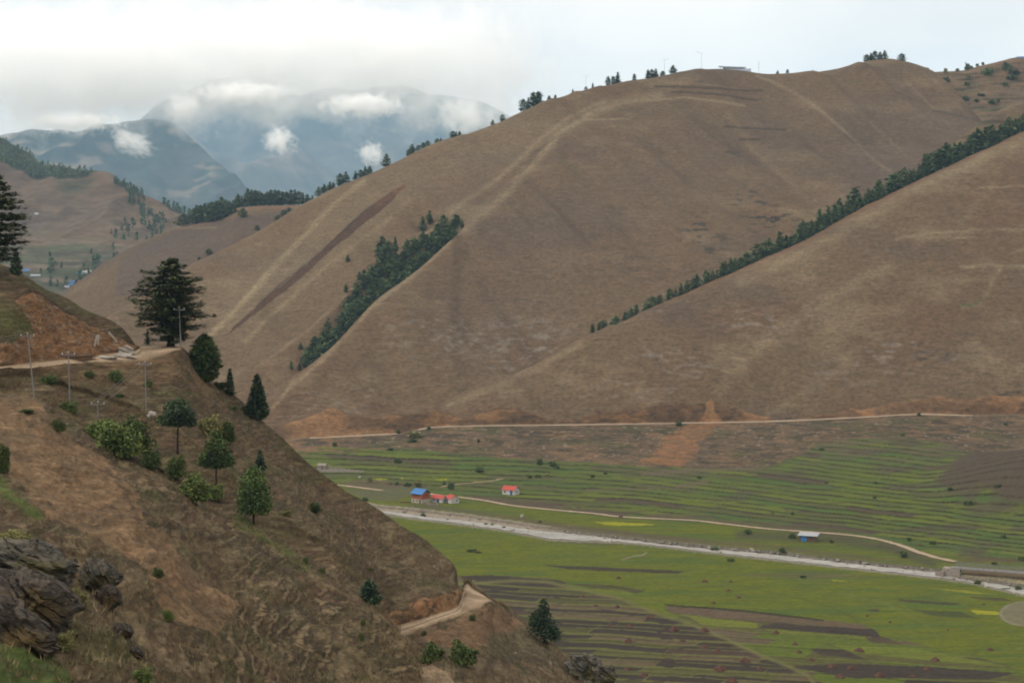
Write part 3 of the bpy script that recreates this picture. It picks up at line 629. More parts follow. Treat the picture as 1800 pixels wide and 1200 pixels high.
tc_ = mixc(tc_, (.155, .125, .08), sstep(-.2, .3, pn(90, 5, 37)) * up * .8)
br = sstep(.16, .45, pn(150, 22, 39) + sstep(1300, 1800, PX) * .2 - .28) * sstep(1000, 1300, PX)
tc_ = mixc(tc_, (.10, .082, .058), br * .7)
flat = sstep(810, 860, PY) * sstep(900, 760, PX)                                     # smoother meadows round the farm
tc_ = mixc(tc_, (.112, .150, .034), flat * .45)
tc_ = mixc(tc_, (.17, .135, .09), np.clip(np.exp(-(dline(PX, PY, [(1340, 822), (1220, 826), (1130, 833)]) / 4)**2) + np.exp(-(dline(PX, PY, [(1190, 855), (1215, 852), (1240, 846)]) / 4)**2) + .8*np.exp(-(dline(PX, PY, [(1030, 862), (1160, 858)]) / 2)**2), 0, 1) * .8)
tc_ = mixc(tc_, (.105, .08, .06), sstep(4, 0, PY - pf[None, :] - 6*pn(60, 20, 41)) * sstep(1420, 1300, PX) * .8)
c = c * (1 - zone[..., None]) + tc_ * zone[..., None]
# brown earth bank below the track, grey meadow left of the farm, yellow plots
bk = np.exp(-((PY - lin([(480, 860), (640, 858), (720, 855), (800, 871), (980, 891), (1089, 903), (1222, 911), (1330, 922), (1400, 930), (1533, 950), (1622, 978), (1700, 985)], PX) + 2*pn(50, 30, 43)) / 5.5)**2) * sstep(760, 860, PX)
c = mixc(c, (.13, .09, .065), bk * sstep(-.5, .1, pn(60, 8, 44)) * .75)
c = mixc(c, (.085, .085, .05), np.exp(-(dline(PX, PY, [(1300, 940), (1460, 946), (1560, 962), (1640, 990)]) / 9)**2) * .8)
c = mixc(c, (.12, .09, .065), np.exp(-(dline(PX, PY + 2*pn(30, 20, 45), [(820, 874), (900, 882), (1000, 893), (1100, 906)]) / 4)**2) * .65)
c = mixc(c, (.135, .135, .075), inpoly(wx, wy, [(600, 862), (690, 856), (760, 858), (720, 872), (690, 880), (640, 876)]) * .85)
c = mixc(c, (.15, .11, .075), inpoly(wx, PY + 3*pn(20, 20, 46), [(600, 848), (650, 842), (735, 850), (760, 853), (700, 858), (620, 856)]) * .75)
for pl in ([(653, 841), (668, 840), (682, 842), (668, 844)], [(700, 840), (712, 839), (708, 842)], [(765, 842), (783, 841), (786, 844), (768, 844)]):
    c = mixc(c, (.32, .33, .03), inpoly(wx, PY, pl) * .9)
c = mixc(c, (.24, .21, .19), inpoly(PX, PY + 1.5*pn(30, 9, 47), [(540, 823), (580, 821), (640, 827), (640, 829), (560, 829)]) * .9)
# brown hump at the right
hump = sstep(1.1, .75, np.hypot((PX - 1840) / 230, (PY - 845) / 60) + .25*pn(60, 30, 50) + .5*sstep(1700, 1600, PX)) 
c = mixc(c, (.105, .078, .055), hump * .95)
# river banks: gravel and boulders
nb = pn(9, 3, 52); 
bank_u = (lin(RUP, PX) - PY)
c = mixc(c, (.30, .27, .225), sstep(5.5 + 2*nb, 1.5, rv) * .95)
c = mixc(c, (.40, .345, .27), sstep(8 + 3*nb, 5, bank_u) * sstep(-12, -2, bank_u) * sstep(1010, 930, PX) * .9)
c = mixc(c, (.13, .10, .075), np.exp(-((bank_u - 11 - 2*nb) / 3.5)**2) * sstep(690, 760, PX) * sstep(1640, 1500, PX) * .7)
bol = sstep(.0, .25, pn(5, 2.2, 54))
c = mixc(c, (.42, .345, .255), inpoly(wx, wy, [(1676, 1012), (1706, 1008), (1760, 1012), (1810, 1020), (1810, 1030), (1760, 1024), (1690, 1014)]) * (.45 + .55*bol))
c = mixc(c, (.16, .105, .07), inpoly(wx, wy, [(1672, 997), (1740, 998), (1900, 1004), (1900, 1026), (1810, 1021), (1760, 1013), (1706, 1010)]) * .85)
c = mixc(c, (.36, .33, .29), sstep(.25, .5, pn(3.5, 1.6, 55)) * sstep(9, 3, rv) * .7)
M_val = terrain_mat('valley_fields', (.09, .5, .5), .6, .16, .22, .35, .25)
# the hump itself rises a little above the terraces
dz = 15 * sstep(1.15, .1, np.hypot((PX - 1860) / 230, (PY - 850) / 62))
T.Z = T.Z + dz; T.PY = HY - T.Z / T.D * F
obj('terrain', val_T.mesh('valley_floor', M_val, c), kind='structure')

# everything rests on one sheet that runs past the mountains
M_grd = plain('far_ground', (.12, .13, .06), .01, .3, .97)
g_ = MB(); g_.add([(-14000, -1500, -120), (14000, -1500, -120), (14000, 16000, -120), (-14000, 16000, -120)], [(0, 1, 2, 3)])
g_.build('ground', M_grd, kind='structure')

# river
def m_water():
    m, t, b = mat_new('river_water')
    n = nz(t, 1.0, (.12, .45, .3), 6, .7); n2 = nz(t, .8, (.5, 1.2, 1), 5, .7)
    ad = t.nodes.new('ShaderNodeMath'); t.links.new(n, ad.inputs[0]); t.links.new(n2, ad.inputs[1])
    t.links.new(mixn(t, rng_map(t, ad.outputs[0], .85, 1.2, 0, 1), (.12, .12, .112), (.28, .275, .25)), b.inputs['Base Color'])
    b.inputs['Roughness'].default_value = .35; b.inputs['Specular IOR Level'].default_value = .3
    bp = t.nodes.new('ShaderNodeBump'); bp.inputs['Strength'].default_value = .6; bp.inputs['Distance'].default_value = .15
    t.links.new(ad.outputs[0], bp.inputs['Height']); t.links.new(bp.outputs[0], b.inputs['Normal'])
    return m
M_water = m_water()
u = np.arange(560, 1950, 3.0); zr = ZF - .75; k = 8
nwob = fbm(u/24, u*0, u*0, 3) * 1.3; nw2 = fbm(u/20, u*0+5, u*0, 3) * 1.0
pu = lin(RUP, u) + 1.0 + nwob + np.interp(u, [600, 760, 930, 1000], [2.5, 5, 3, 0]); pl_ = lin(RLO, u) + .6 + nw2
py = pu[None, :] + (pl_ - pu)[None, :] * np.linspace(.08, .95, k)[:, None]
d = zr * F / (HY - py)
v = np.stack([(u[None, :] - CX) / F * d, d, np.full_like(d, zr)], -1)
a = (np.arange(k-1)[:, None]*len(u) + np.arange(len(u)-1)[None, :]).ravel()
obj('river', mesh_np('river', v.reshape(-1, 3), np.stack([a, a+1, a+len(u)+1, a+len(u)], 1), [M_water]), kind='structure')

def ribbon(name, pts, width, T, mat, lift=.12, n=160):
    p = np.array(pts, float); s_ = np.concatenate([[0], np.cumsum(np.hypot(*np.diff(p, axis=0).T))])
    q = pchip(s_, p, np.linspace(0, s_[-1], n))
    w = [T.hit(a, b) for a, b in q]; v = []
    for i, p0 in enumerate(w):
        d = (w[min(i+1, n-1)] - w[max(i-1, 0)]); d.z = 0; d.normalize(); nrm = Vector((-d.y, d.x, 0))
        ww = width * (.85 + .3 * rnd(i, 3, 4))
        for k in (-1, -.5, 0, .5, 1):
            e = p0 + nrm * ww * .5 * k; e.z = T.xyz(e.x, e.y).z + lift + .05; v.append(tuple(e))
    f = [(i*5+k, i*5+k+1, i*5+k+6, i*5+k+5) for i in range(n-1) for k in range(4)]
    return obj(name, mesh_np(name, np.array(v), np.array(f), [mat]), kind='structure')
ribbon('road', [(748, 866), (756, 868), (809, 874), (854, 880), (897, 888), (982, 897), (1040, 902), (1089, 908), (1222, 915), (1267, 920), (1356, 930), (1427, 935), (1489, 940), (1533, 946), (1578, 957), (1622, 973), (1655, 982), (1680, 987)], 2.8, val_T, M_dirt)
ribbon('path', [(590, 852), (640, 858), (672, 862)], 3.0, val_T, M_dirt)
ribbon('path', [(775, 856), (790, 853), (826, 849), (860, 846), (885, 841)], 2.0, val_T, M_track)
# ------------------------------------------------------------------ the near hillside with its two dirt roads
L0 = [(-80, 1275, 48), (150, 1275, 58), (300, 1275, 70), (600, 1290, 96), (745, 1310, 106), (900, 1430, 110), (1100, 1570, 112)]
L1 = [(-80, 960, 95), (0, 950, 97), (200, 985, 104), (400, 1075, 112), (600, 1155, 118), (740, 1225, 118), (900, 1410, 114), (1100, 1550, 116)]
L2 = [(-80, 690, 197), (60, 693, 206), (100, 715, 204), (170, 765, 191), (240, 803, 181), (300, 838, 173), (370, 890, 166), (430, 925, 159), (480, 960, 153), (540, 1005, 147), (600, 1045, 141), (650, 1073, 136), (690, 1100, 132), (720, 1127, 128), (735, 1160, 123), (745, 1200, 119), (800, 1300, 116), (900, 1400, 117), (1100, 1540, 119)]
L3 = [(-80, 685, 200), (60, 688, 209), (100, 709, 208), (170, 766, 200), (240, 812, 193), (300, 853, 186), (370, 914, 180), (430, 955, 174), (600, 1080, 156), (690, 1130, 147), (735, 1205, 139), (745, 1225, 138), (800, 1300, 134), (900, 1340, 138), (1100, 1420, 138)]
L4 = [(-80, 678, 203), (60, 676, 213), (170, 712, 215), (240, 745, 215), (300, 785, 206), (370, 845, 197), (430, 895, 189), (600, 1012, 174), (640, 1042, 170), (690, 1112, 165), (720, 1140, 160), (745, 1168, 155), (775, 1182, 152), (800, 1197, 151), (860, 1225, 150), (950, 1260, 150), (1100, 1330, 150)]
La = [(-80, 671, 204.5), (60, 668, 215), (170, 695, 219), (300, 757, 212), (430, 871, 195), (600, 990, 180), (660, 1062, 178), (700, 1120, 178), (720, 1114, 180), (760, 1098, 186), (800, 1085, 193), (840, 1070, 203), (862, 1057.5, 215), (869, 1058.5, 219), (900, 1076, 221), (936, 1101, 217), (986, 1145, 204), (1020, 1172, 197), (1060, 1197, 188), (1100, 1226, 183)]
Lb = [(-80, 670, 205), (60, 667, 216), (300, 753, 213), (430, 866, 197), (600, 985, 183), (660, 1052, 183), (690, 1099, 185), (720, 1094, 187), (760, 1081, 192), (800, 1067, 199), (806, 1062, 202), (811, 1052, 208), (816, 1030, 228), (822, 1025, 231), (830, 1033, 228), (844, 1042, 224), (862, 1054, 218.5), (869, 1057.8, 219.8), (900, 1075.5, 222), (936, 1100.5, 218), (986, 1144.5, 205), (1020, 1171.5, 198), (1060, 1196.5, 189), (1100, 1225.5, 184)]
Lc = [(-80, 669, 206), (60, 666, 217), (300, 750, 214), (430, 862, 199), (600, 980, 186), (650, 1040, 187), (680, 1074, 189.5), (700, 1070, 190), (720, 1066, 191), (760, 1050, 197), (790, 1046, 203), (800, 1045, 206), (806, 1042, 208), (811, 1036, 212), (816, 1026, 230), (822, 1024, 232), (830, 1032, 229), (844, 1041, 225), (862, 1053.5, 219.5), (869, 1057.2, 220.4), (900, 1075, 223), (936, 1100, 219), (986, 1144, 206), (1020, 1171, 199), (1060, 1196, 190), (1100, 1225, 185)]
Le = [(-80, 660, 208), (0, 652, 212), (57, 648, 217), (113, 641.5, 224), (198, 637, 232), (244, 634, 236), (278, 629, 242), (317, 615.5, 252), (322, 617.5, 254), (345, 655, 255), (377, 690, 255), (419, 724, 254), (453, 762, 250), (500, 806, 245), (565, 866, 238), (659, 945, 229), (749, 996, 222), (795, 1017, 221), (803, 1023, 222), (806, 1036, 216), (811, 1035, 213), (816, 1025.6, 230.6), (822, 1023.6, 232.6), (830, 1031.5, 229.5), (844, 1040.5, 226), (862, 1053, 220), (869, 1056.8, 221), (900, 1074.6, 223.6), (936, 1099.6, 219.6), (986, 1143.6, 206.6), (1060, 1195.6, 190.6), (1100, 1224.6, 185.6)]
Lf = [(-80, 649, 211), (0, 645, 215), (57, 637, 221.5), (113, 632, 227), (159, 628, 231), (181, 623, 236), (232, 618, 243), (246, 612, 250), (250, 606, 258), (283, 606, 262), (312, 610, 257), (318, 611.5, 256), (322, 613, 257), (330, 620, 260), (345, 645, 262), (377, 672, 264), (419, 700, 262), (453, 733, 258), (487, 761, 256), (500, 772, 255), (528, 800, 250), (565, 831, 246), (608, 862, 243), (659, 891, 242), (710, 928, 238), (749, 950, 236), (778, 973, 233), (795, 990, 231), (803, 1006, 229), (806, 1030, 222), (811, 1034, 214), (816, 1025.2, 231), (822, 1023.2, 233), (830, 1031, 230), (844, 1040, 226.5), (862, 1052.5, 220.6), (869, 1056.4, 221.5), (900, 1074.2, 224), (936, 1099.2, 220), (986, 1143.2, 207), (1060, 1195.2, 191), (1100, 1224.2, 186)]
off = lambda L, a, b: [(p[0], p[1] - a, p[2] + b) for p in L if p[0] >= 250]
Lg = [(-80, 520, 222), (0, 530, 229), (29, 527, 232), (52, 508, 237), (90, 528, 241), (130, 551, 245), (180, 577, 250), (220, 597, 252), (240, 610, 252.5), (246, 611.5, 252)] + off(Lf, .3, .5)
Lh = [(-80, 420, 250), (0, 463, 250), (33, 478, 250), (83, 509, 252), (113, 520, 254), (150, 544, 256), (187, 560, 257), (213, 575, 257), (230, 594, 256), (242, 609.5, 255), (246, 611, 254)] + off(Lf, .6, 1.0)
def dnear(T):
    s = T.s[:, None]
    keep = 1.0 - .97 * (((s > 4.85) & (s < 6.1)) * (T.u[None, :] > 655) + ((s > 7.85) & (s < 9.1)) * (T.u[None, :] < 330))
    top = np.where(T.u[None, :] < 246, 1 - sstep(9.6, 10, s) * .8, 1 - sstep(8.5, 9, s) * .7)
    h = fbm(T.X/9, T.D/14, T.Z/6, 5) * .75 + fbm(T.X/1.6, T.D/2.2, T.Z/1.0, 3) * .11
    rk = np.clip(fbm(T.X/3+5, T.D/4, T.Z/2, 4), 0, 1) * 1.0 * ((s > 9) & (s < 10) & (T.u[None, :] < 246))
    gully = -np.abs(fbm(T.X/5 - T.D/30, T.D/40, T.Z/12, 2)) * .8 * (s < 2)
    tr = ((T.Z + .42*fbm(T.X/8, T.D/16, T.Z/7, 2) + .07*fbm(T.X/1.2, T.D/2, T.Z/1, 3) + .04*(T.X + .4*T.D)) / .62) % 1
    h = h + .13 * fbm(T.X/.9, T.D/1.3, T.Z/.5, 3) * np.where(T.s[:, None] < 2, 1, .6)
    return (h + gully + rk + .05 * (1 - np.abs(tr*2 - 1))) * keep * top
near_T = Loft(-80, 1100, 1.25, [L0, L1, L2, L3, L4, La, Lb, Lc, Le, Lf, Lg, Lh, behind(Lh, 18, 14), at_z(Lh, 120, -121)], [230, 250, 14, 40, 60, 26, 24, 180, 16, 90, 60, 6, 6], dnear)
T = near_T; PX, PY = T.PX, T.PY
S = np.broadcast_to(T.s[:, None], PX.shape)
x, y, z = T.X, T.D, T.Z
wx = PX + 9*fbm(x/3, y/6, z/3, 5, gain=.6); wy = PY + 8*fbm(x/3+7, y/6, z/3, 5, gain=.6)
c = np.zeros(PX.shape + (3,)); c[:] = (.135, .098, .056)
c = mixc(c, (.095, .082, .048), sstep(-.2, .4, fbm(x/8, y/14, z/5, 6, gain=.65)) * .8)
c = mixc(c, (.135, .088, .058), sstep(-.1, .45, fbm(x/6+4, y/12, z/3, 6, gain=.65)) * .8)
c = mixc(c, (.085, .068, .042), sstep(.0, .5, fbm(x/4+9, y/7, z/1.2, 6, gain=.7)) * .75)
c = mixc(c, (.25, .20, .12), sstep(.18, .5, fbm(x/5+14, y/9, z/.9, 5, gain=.65)) * .55)
c = mixc(c, (.085, .098, .035), sstep(.25, .6, fbm(x/7+19, y/14, z/4, 4)) * .5)
# livestock tracks: thin pale and dark lines that follow the contour
zt = z + .42*fbm(x/8, y/16, z/7, 2) + .07*fbm(x/1.2, y/2, z/1, 3) + .04*(x + .4*y)
tr = np.abs((zt / .62) % 1 - .5); tq = np.abs(((z + .5*fbm(x/9+9, y/16, z/7, 2) + .08*fbm(x/1.2+5, y/2, z/1, 3) - .22*x) / .9) % 1 - .5)
tm = sstep(-.45, .1, fbm(x/7+3, y/12, z/3, 3)) * np.where(S < 2, .35 + .65*sstep(330, 420, PX), .42)
c = mixc(c, (.27, .205, .12), sstep(.13, .03, tr) * tm * .9)
c = mixc(c, (.25, .195, .12), sstep(.09, .02, tq) * sstep(-.1, .3, fbm(x/6+13, y/12, z/3, 3)) * np.where(S < 2, .7, .25))
c = mixc(c, (.042, .034, .024), sstep(.13, .21, tr) * sstep(.34, .24, tr) * tm * .7)
# bare eroded face
face = sstep(.0, 1, inpoly(wx, wy, [(-100, 690), (60, 698), (100, 745), (150, 790), (195, 815), (235, 862), (258, 920), (300, 945), (335, 1000), (420, 1070), (380, 1120), (300, 1080), (250, 1000), (140, 930), (80, 905), (40, 850), (-10, 820), (-100, 760)]) * 1.0)
fc = np.zeros_like(c); fc[:] = (.255, .170, .098); fc = mixc(fc, (.18, .13, .078), sstep(-.1, .4, fbm(x/5+2, y/12, z/4, 4)) * .7); fc = mixc(fc, (.28, .175, .098), sstep(.0, .45, fbm(x/3+8, y/8, z/3, 3)) * .7); fc = mixc(fc, (.11, .085, .06), sstep(.15, .5, fbm(x/2.5+5, y/5, z/1.2, 4)) * .5)
c = c * (1 - .93*face[..., None]) + fc * .93 * face[..., None]
f2 = sstep(40, 5, dline(wx, wy, [(300, 960), (400, 1060), (430, 1150), (500, 1210)])); c = mixc(c, (.185, .125, .078), f2 * .5 * sstep(-.4, .3, fbm(x/4, y/8, z/3, 3)))
c = mixc(c, (.30, .235, .14), np.exp(-(dline(wx, wy, [(200, 1050), (250, 1120), (300, 1170), (330, 1210)]) / 12)**2) * .5)
c = mixc(c, (.27, .215, .12), np.exp(-(dline(wx, wy, [(560, 1110), (620, 1140), (660, 1190)]) / 7)**2) * .5)
c = mixc(c, (.055, .045, .033), np.exp(-(dline(wx, wy, [(195, 815), (235, 900), (260, 925), (330, 930), (390, 950), (440, 955), (470, 970)]) / 4)**2) * .55)
# grass
c = mixc(c, (.075, .12, .03), inpoly(wx, wy, [(-100, 1120), (20, 1132), (90, 1150), (125, 1180), (110, 1300), (-100, 1300)]) * (.6 + .3*sstep(-.3, .3, fbm(x/1.5, y/2, z, 3))))
c = mixc(c, (.10, .155, .035), np.exp(-(dline(wx, wy, [(-10, 840), (15, 870), (40, 885), (65, 905)]) / 9)**2) * .85)
c = mixc(c, (.09, .135, .035), np.clip(np.exp(-(dline(wx, wy, [(415, 910), (440, 928), (470, 948), (500, 965), (540, 995)]) / 6)**2), 0, 1) * .75)
c = mixc(c, (.115, .13, .045), np.exp(-(dline(wx, wy, [(270, 690), (330, 692), (380, 685)]) / 3)**2) * .6)
c = mixc(c, (.12, .13, .05), sstep(45, 10, dline(wx, wy, [(5, 560), (30, 570)])) * .7 * (S > 9))
# upper cut bank (rust red earth), spill below the road
cutm = inpoly(wx*.6+PX*.4, wy*.6+PY*.4, [(29, 529), (40, 516), (60, 510), (80, 525), (110, 545), (135, 560), (175, 580), (215, 597), (240, 612), (180, 626), (100, 634), (-100, 650), (-100, 610), (20, 600), (60, 585), (45, 550)])
oc = np.zeros_like(c); oc[:] = (.22, .128, .068); oc = mixc(oc, (.29, .165, .085), sstep(-.2, .4, fbm(x/3+1, y/3, z/2, 4)) * .8); oc = mixc(oc, (.15, .085, .05), sstep(.0, .4, fbm(x/2+7, y/2, z/1, 4)) * .8); oc = mixc(oc, (.36, .29, .22), sstep(.3, .5, fbm(x/1.2+7, y/1.2, z/.9, 3)) * .6)
c = np.where((cutm & (S > 8.9))[..., None], oc, c)
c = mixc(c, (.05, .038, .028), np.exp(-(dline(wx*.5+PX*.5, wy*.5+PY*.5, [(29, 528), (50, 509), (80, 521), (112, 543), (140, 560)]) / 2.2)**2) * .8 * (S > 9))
spill = (S < 8.02) & (S > 6.5) & (PX < 400)
c = mixc(c, (.215, .14, .08), spill * sstep(60, 5, PY - np.interp(PX, [0, 113, 244, 317, 345, 400], [652, 641, 634, 616, 650, 700])) * (.45 + .4*sstep(180, 300, PX)) * sstep(-.5, .3, fbm(x/4, y/5, z/3, 3)))
# lower cut bank and outer spur
cut2 = inpoly(wx*.4+PX*.6, wy*.4+PY*.6, [(690, 1075), (715, 1068), (735, 1052), (770, 1046), (800, 1044), (806, 1020), (812, 1036), (813, 1056), (800, 1070), (760, 1084), (715, 1098), (692, 1100), (670, 1080)])
o2 = np.zeros_like(c); o2[:] = (.28, .15, .075); o2 = mixc(o2, (.34, .20, .105), sstep(-.1, .4, fbm(x/2+1, y/2, z/1, 3)) * .7); o2 = mixc(o2, (.075, .05, .035), sstep(.0, .4, fbm(x/2+17, y/2, z/1, 3)) * .8)
c = np.where((cut2 & (S > 5.9))[..., None], o2, c)
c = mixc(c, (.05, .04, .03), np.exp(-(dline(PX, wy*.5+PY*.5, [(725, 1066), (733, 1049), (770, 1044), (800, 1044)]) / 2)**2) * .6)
c = mixc(c, (.23, .14, .08), inpoly(wx, wy, [(735, 1118), (800, 1088), (862, 1060), (900, 1078), (930, 1105), (880, 1110), (840, 1140), (760, 1130)]) * .65)
c = mixc(c, (.12, .105, .06), inpoly(wx, wy, [(850, 1110), (930, 1105), (985, 1150), (950, 1170), (860, 1150)]) * .6)
c = mixc(c, (.45, .40, .33), sstep(.62, .7, fbm(x/.8+6, y/.8, z/.6, 2)) * .6 * (S > 3.5) * (PX < 1000) * sstep(.0, .4, fbm(x/12, y/16, z/8, 2)))
c = mixc(c, (.055, .042, .032), np.exp(-(dline(wx, wy, [(860, 1165), (900, 1155), (950, 1160)]) / 9)**2) * .55)
M_roadsoil = (.31, .225, .145)
rd = ((S > 4.98) & (S < 6.02) & (PX > 690)) | ((S > 7.98) & (S < 9.02) & (PX < 320))
c = mixc(c, M_roadsoil, rd * .9)
c = mixc(c, (.42, .31, .205), inpoly(wx*.3+PX*.7, wy*.3+PY*.7, [(735, 1164), (760, 1168), (785, 1180), (805, 1210), (760, 1230), (742, 1200)]) * .9)
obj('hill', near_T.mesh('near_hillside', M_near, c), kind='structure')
M_road = terrain_mat('yellow_dirt_road', (.3, .3, .3), 2.5, .22, .30, .7, .12)
ri = lambda s: int(np.searchsorted(T.s, s - 1e-6))
ribbon_from(T, ri(5), ri(6), cc(T, 705), cc(T, 866), 'road', M_road, .05, True)
ribbon_from(T, ri(8), ri(9), cc(T, -80), cc(T, 318), 'road', M_road, .05, True)
# ------------------------------------------------------------------ trees and shrubs
M_needle = foliage_mat('conifer_needles', (0.020, 0.036, 0.023), (0.054, 0.082, 0.041), .9, .35)
M_needle_far = foliage_mat('conifer_needles_far', (0.032, 0.054, 0.022), (0.079, 0.113, 0.041), 3.0, 1.2)
M_cedar = foliage_mat('cedar_needles', (0.017, 0.027, 0.016), (0.056, 0.071, 0.028), .8, .3)
M_cyp = foliage_mat('cypress_needles', (0.020, 0.041, 0.017), (0.080, 0.118, 0.035), 1.1, .4)
M_bush = foliage_mat('bush_leaves', (0.031, 0.047, 0.016), (0.077, 0.104, 0.032), 1.3, .5)
M_lime = foliage_mat('fresh_leaves', (0.045, 0.068, 0.020), (0.104, 0.135, 0.038), 1.2, .5)
M_olive = foliage_mat('olive_leaves', (0.085, 0.085, 0.033), (0.189, 0.183, 0.071), 1.2, .5)
M_bark = plain('bark', (.055, .042, .034), 6, .4, .95, (1, 1, .25), .05, .6)
def diamonds(c, a, b):
    v = np.stack([c + a, c + b, c - a, c - b], 1).reshape(-1, 3)
    return v, np.arange(len(v)).reshape(-1, 4)
def conifer_leaves(rng, h, R, prof, z0, nlev, per, droop, nper, wid, leaf, tilt=.35, jit=.25, curl=0.0, zj=0.0):
    P, A, B = [], [], []
    for k in range(nlev):
        t = (k + rng.rand() * .8) / nlev; z = z0 + (h - z0) * t
        n = max(3, int(per * (.5 + .5 * prof(t) / max(prof(.3), .1))))
        a0 = rng.rand() * 6.28
        for q in range(n):
            an = a0 + 6.283 * q / n + rng.normal() * .25
            L = R * prof(t) * (1 - jit + 2 * jit * rng.rand()) + .02 * h
            m = max(2, int(nper * (.4 + L / R)))
            s = np.sort(rng.uniform(.12, 1, m)) ** .8
            dr = np.array((math.cos(an), math.sin(an), 0)); nr = np.array((-math.sin(an), math.cos(an), 0))
            lat = rng.normal(size=m) * wid * L * (1.15 - s)
            c = dr * (L * s)[:, None] + nr * lat[:, None]
            zb = z + rng.normal() * zj * (h - z0) / nlev; dk = droop + rng.normal() * zj * .12
            c[:, 2] = zb - dk * L * s + curl * L * s * s + rng.normal(size=m) * leaf * .5
            g = rng.normal(size=(m, 3)) * tilt
            ln = leaf * rng.uniform(.7, 1.5, m)[:, None]
            P.append(c); A.append((dr + g * 1.4 + nr * (lat / (wid * L + 1e-6))[:, None] * .5) * ln)
            B.append((nr + rng.normal(size=(m, 3)) * tilt) * ln * .5)
    # leader
    m = max(6, nlev); zz = rng.uniform(.9, 1.01, m) * h; c = rng.normal(size=(m, 3)) * .012 * h; c[:, 2] = zz
    P.append(c); A.append(rng.normal(size=(m, 3)) * leaf * .4 + np.array((0, 0, leaf))); B.append(rng.normal(size=(m, 3)) * leaf * .5)
    return np.concatenate(P), np.concatenate(A), np.concatenate(B)
def blob_leaves(rng, blobs, n, leaf, shell=.55):
    """leaf clumps spread through a few overlapping ellipsoids (x, y, z, rx, ry, rz)"""
    w = np.array([b[3]*b[4]*b[5] for b in blobs]) ** .7; ks = rng.choice(len(blobs), n, p=w / w.sum())
    b = np.array(blobs)[ks]; d = rng.normal(size=(n, 3)); d /= np.linalg.norm(d, axis=1)[:, None]
    r = rng.uniform(shell ** 3, 1, n) ** (1/3) * (1 + .10 * rng.normal(size=n))
    c = b[:, :3] + d * b[:, 3:] * r[:, None]; c[:, 2] = np.maximum(c[:, 2], 0.02)
    a = rng.normal(size=(n, 3)); a /= np.linalg.norm(a, axis=1)[:, None]; e = np.cross(a, rng.normal(size=(n, 3))); e /= np.linalg.norm(e, axis=1)[:, None]
    s = leaf * rng.uniform(.6, 1.5, n)[:, None]
    return c, a * s, e * s * .6
def trunk_mb(h, r, lean=(0, 0), limbs=(), n=7):
    m = MB(); pts = [(lean[0]*t, lean[1]*t, h*t - .4*(t == 0)) for t in (0, .08, .35, .7, 1)]
    m.tube(pts, [r*1.35, r, r*.8, r*.5, r*.12], n)
    for (z, an, L, up) in limbs:
        p = Vector((lean[0]*z/h, lean[1]*z/h, z)); e = Vector((math.cos(an)*L, math.sin(an)*L, up))
        m.tube([p, p + e*.5 + Vector((0, 0, up*.15)), p + e], [r*.38, r*.25, r*.06], 5)
    return m
def tree(name, base, leaves, mat, trunk, label, group=None, rz=0):
    e = empty(name, base, rz, label, 'tree', group)
    trunk.build('trunk', M_bark, e, True)
    v, f = diamonds(*leaves); obj('crown', mesh_np('crown', v, f, [mat], smooth=False), e)
    return e
R_ = np.random.RandomState
cone = lambda t: (1 - t) ** .85 * min(1, .55 + t * 3)
broad = lambda t: np.interp(t, [0, .12, .3, .45, .6, .75, .9, 1], [.45, .70, 1, .98, .88, .72, .45, .12])
egg = lambda t: np.interp(t, [0, .15, .4, .7, .9, 1], [.7, .98, 1, .72, .38, .08])
dome = lambda t: np.interp(t, [0, .2, .5, .8, 1], [.55, .95, 1, .75, .25])

# individual trees on the near hillside: (px, py) of the foot
def foot(px, py, d=None): return near_T.hit(px, py) if d is None else near_T.at(px, d)
def hpx(p, n): return n * p.y / F
b = near_T.at(300, 258); H = hpx(b, 152)
lim = [(H*z, a, L, .5) for z, a, L in ((.18, .4, 2.2), (.25, 2.6, 2.6), (.33, 3.4, 3.0), (.4, 5.5, 2.4), (.5, 1.5, 2.2), (.55, 4.3, 2.5), (.62, .1, 2.2), (.7, 3.0, 1.8))]
lv = conifer_leaves(R_(3), H, H*.365, broad, H*.10, 20, 13, .12, 64, .24, .29, .2, .42, .12, .55)
l2 = conifer_leaves(R_(4), H*.30, H*.10, cone, 0, 8, 7, .1, 10, .3, .22); l2[0][:] += np.array((.9, 0, H*.69))
l3 = conifer_leaves(R_(5), H*.24, H*.09, cone, 0, 7, 7, .1, 9, .3, .22); l3[0][:] += np.array((-1.6, .3, H*.70))
tree('cedar_tree', b, [np.concatenate(q) for q in zip(lv, l2, l3)], M_cedar, trunk_mb(H*.97, .55, (.4, 0), lim, 9), 'tall dark cedar with layered spreading branches at the bend of the upper dirt road')
b = near_T.at(359, 259); b.z -= .3; H = hpx(b, 82)
tree('conifer', b, conifer_leaves(R_(8), H, H*.33, egg, .05, 30, 22, -.25, 13, .22, .22, .5, .14), M_cyp, trunk_mb(H*.9, .2), 'dense rounded green conifer on the edge just right of the cedar')
b = near_T.at(404, 262); b.z -= .4; H = hpx(b, 50)
tree('conifer', b, conifer_leaves(R_(9), H, H*.21, cone, .1, 18, 14, .1, 8, .25, .17, .4, .2), M_needle, trunk_mb(H*.9, .1, (-.5, 0)), 'small narrow dark conifer between two larger ones on the slope edge', rz=.4)
b = near_T.at(452, 258); b.z -= .3; H = hpx(b, 78)
tree('conifer', b, conifer_leaves(R_(10), H, H*.30, cone, .1, 26, 19, .05, 12, .22, .21, .45, .16), M_needle, trunk_mb(H*.9, .16), 'dark cone shaped conifer farthest down the slope edge above the bare hill')
b = foot(312, 797); H = hpx(b, 96)
